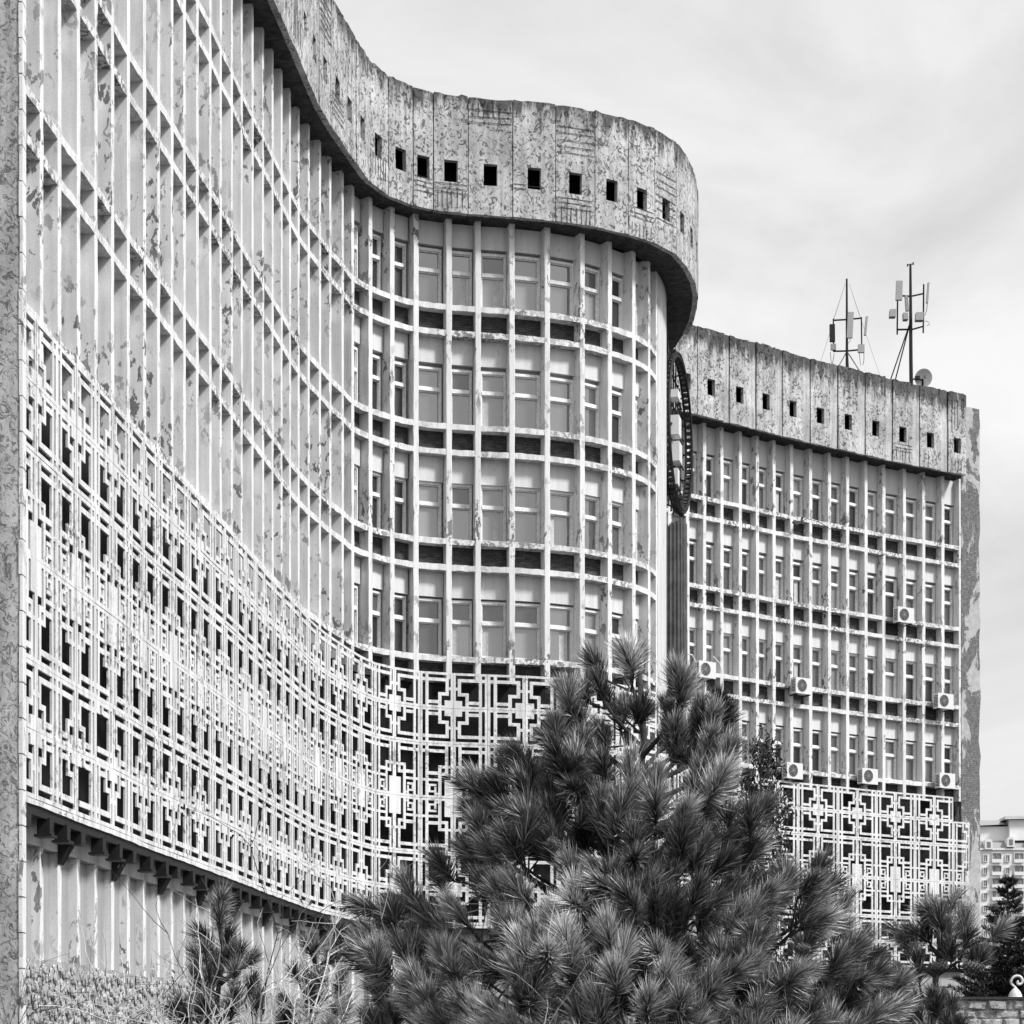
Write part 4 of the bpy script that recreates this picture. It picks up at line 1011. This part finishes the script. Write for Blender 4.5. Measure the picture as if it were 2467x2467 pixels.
# conifer spire at the right edge
def conifer(label, Yc, u, vtop, spread, nb, tone, seed, vb):
    rnd = random.Random(seed); p = at(u * UPX, vtop * UPX, Yc); zt = p[2]; t_ = thing('cedar_tree', label, 'tree', (p[0], Yc, 0), group='cedars by the right edge')
    MB().tube([(0, 0, 0), (.04, 0, zt * .6), (0, 0, zt)], [.16, .08, .01], 8).build('trunk', 'bark', t_, True)
    pts, dr, ln = [], [], []; br_ = MB()
    for k in range(nb):
        f_ = rnd.random() ** .75; z = zt - f_ * (zt - .4); r_ = .10 + spread * (f_ ** 1.05) * rnd.uniform(.65, 1.1); a = rnd.uniform(0, 6.283)
        d = np.array([math.cos(a), math.sin(a), rnd.uniform(-.05, .35)]); b0 = np.array([0, 0, z]); e = b0 + d * r_
        midp = (b0 + e) / 2 + np.array([0, 0, -.06 * r_]); tipu = e + np.array([0, 0, .10 * r_])
        path_ = bez(b0, midp, tipu, 5); br_.tube(path_, [.02, .016, .012, .008, .004], 4)
        m_ = int(60 + 150 * min(r_, 1.4))
        for q in range(m_):
            tt_ = rnd.random() ** .7; c = (1-tt_)**2 * b0 + 2*tt_*(1-tt_) * midp + tt_*tt_ * tipu
            side = np.array([-d[1], d[0], 0]) * rnd.uniform(-1, 1) * (.26 * r_ * (1.15 - tt_)); pts.append(c + side + RNG.normal(0, .018, 3)); dr.append(d * .6 + side * 2 + RNG.normal(0, .35, 3) + np.array([0, 0, .35]))
    br_.build('limbs', 'bark', t_); n = len(pts)
    leaf_cloud('crown', t_, np.array(pts), np.array(dr), RNG.uniform(.06, .14, n), RNG.uniform(.016, .034, n), np.clip(tone * RNG.lognormal(0, .45, n), .01, .35), 'conifer_leaf')
conifer('dark cedar with a narrow bent spire at the right edge', 46.0, 1901, 1655, 2.5, 230, .055, 6, 1880)
conifer('lower dark cedar partly behind the end pier and the pine', 52.0, 1850, 1792, 1.2, 70, .05, 9, 1880)

# ---- bare winter shrubs in the lower left
def shrub(label, Ys, u, vtop, spread, nst, mat, seed, thick=.010, leafy=False, group='bare shrubs'):
    rnd = random.Random(seed); p = at(u * UPX, vtop * UPX, Ys); zt = p[2]; t_ = thing('bare_shrub', label, 'shrub', (p[0], Ys, 0), group=group); mb = MB(); tips = []
    def grow(p_, d, L_, r_, lv):
        pts_ = [p_]; q = p_.copy(); dd = d.copy(); n_ = 5
        for k in range(n_):
            dd = dd + np.array([rnd.gauss(0, .22), rnd.gauss(0, .22), rnd.gauss(.02, .15)]); dd /= np.linalg.norm(dd); q = q + dd * L_ / n_; pts_.append(q)
        mb.tube(pts_, [r_ * (1 - .55 * k / n_) for k in range(n_ + 1)], 4 if lv else 5, False); tips.append(q)
        if lv < 3:
            for k in range(rnd.randint(2, 4)):
                j = rnd.randint(1, n_); nd = dd + np.array([rnd.gauss(0, .75), rnd.gauss(0, .75), rnd.gauss(.1, .5)]); nd /= np.linalg.norm(nd)
                grow(pts_[j], nd, L_ * rnd.uniform(.45, .75), r_ * .58, lv + 1)
    for k in range(nst):
        a = rnd.uniform(0, 6.283); d = np.array([math.cos(a) * spread * rnd.uniform(.2, 1), math.sin(a) * spread * rnd.uniform(.2, 1), 1.0]); d /= np.linalg.norm(d)
        grow(np.array([rnd.gauss(0, .12), rnd.gauss(0, .12), 0.02]), d, zt * rnd.uniform(.52, .70), thick * rnd.uniform(.7, 1.2), 0)
    mb.build('branches', mat, t_)
    if leafy:
        pts_, dr = [], []
        for q in tips:
            if rnd.random() < .5:
                for k in range(3): pts_.append(q + RNG.normal(0, .04, 3)); dr.append(np.array([0, 0, -1.0]) + RNG.normal(0, .4, 3))
        n = len(pts_); leaf_cloud('dry_leaves', t_, np.array(pts_), np.array(dr), RNG.uniform(.03, .07, n), RNG.uniform(.01, .02, n), np.clip(.09 * RNG.lognormal(0, .6, n), .02, .4), 'dry_leaf')
shrub('dark twigged bare sapling with a few dry leaves against the lower fins', 14.0, 262, 1660, .55, 5, 'twig_dark', 3, .013, True)
shrub('pale tangled bare shrub before the small young pine', 11.5, 470, 1730, .8, 22, 'twig_pale', 5, .013)
shrub('pale tangled bare shrub beside the large pine', 11.5, 590, 1725, .7, 22, 'twig_pale', 8, .013)
shrub('low pale bare shrub under the stone plinth', 12.5, 350, 1790, .9, 9, 'twig_pale', 13, .011)
shrub('dark bare shrub in the bottom left corner', 15.0, 150, 1790, .8, 8, 'twig_dark', 17, .010)
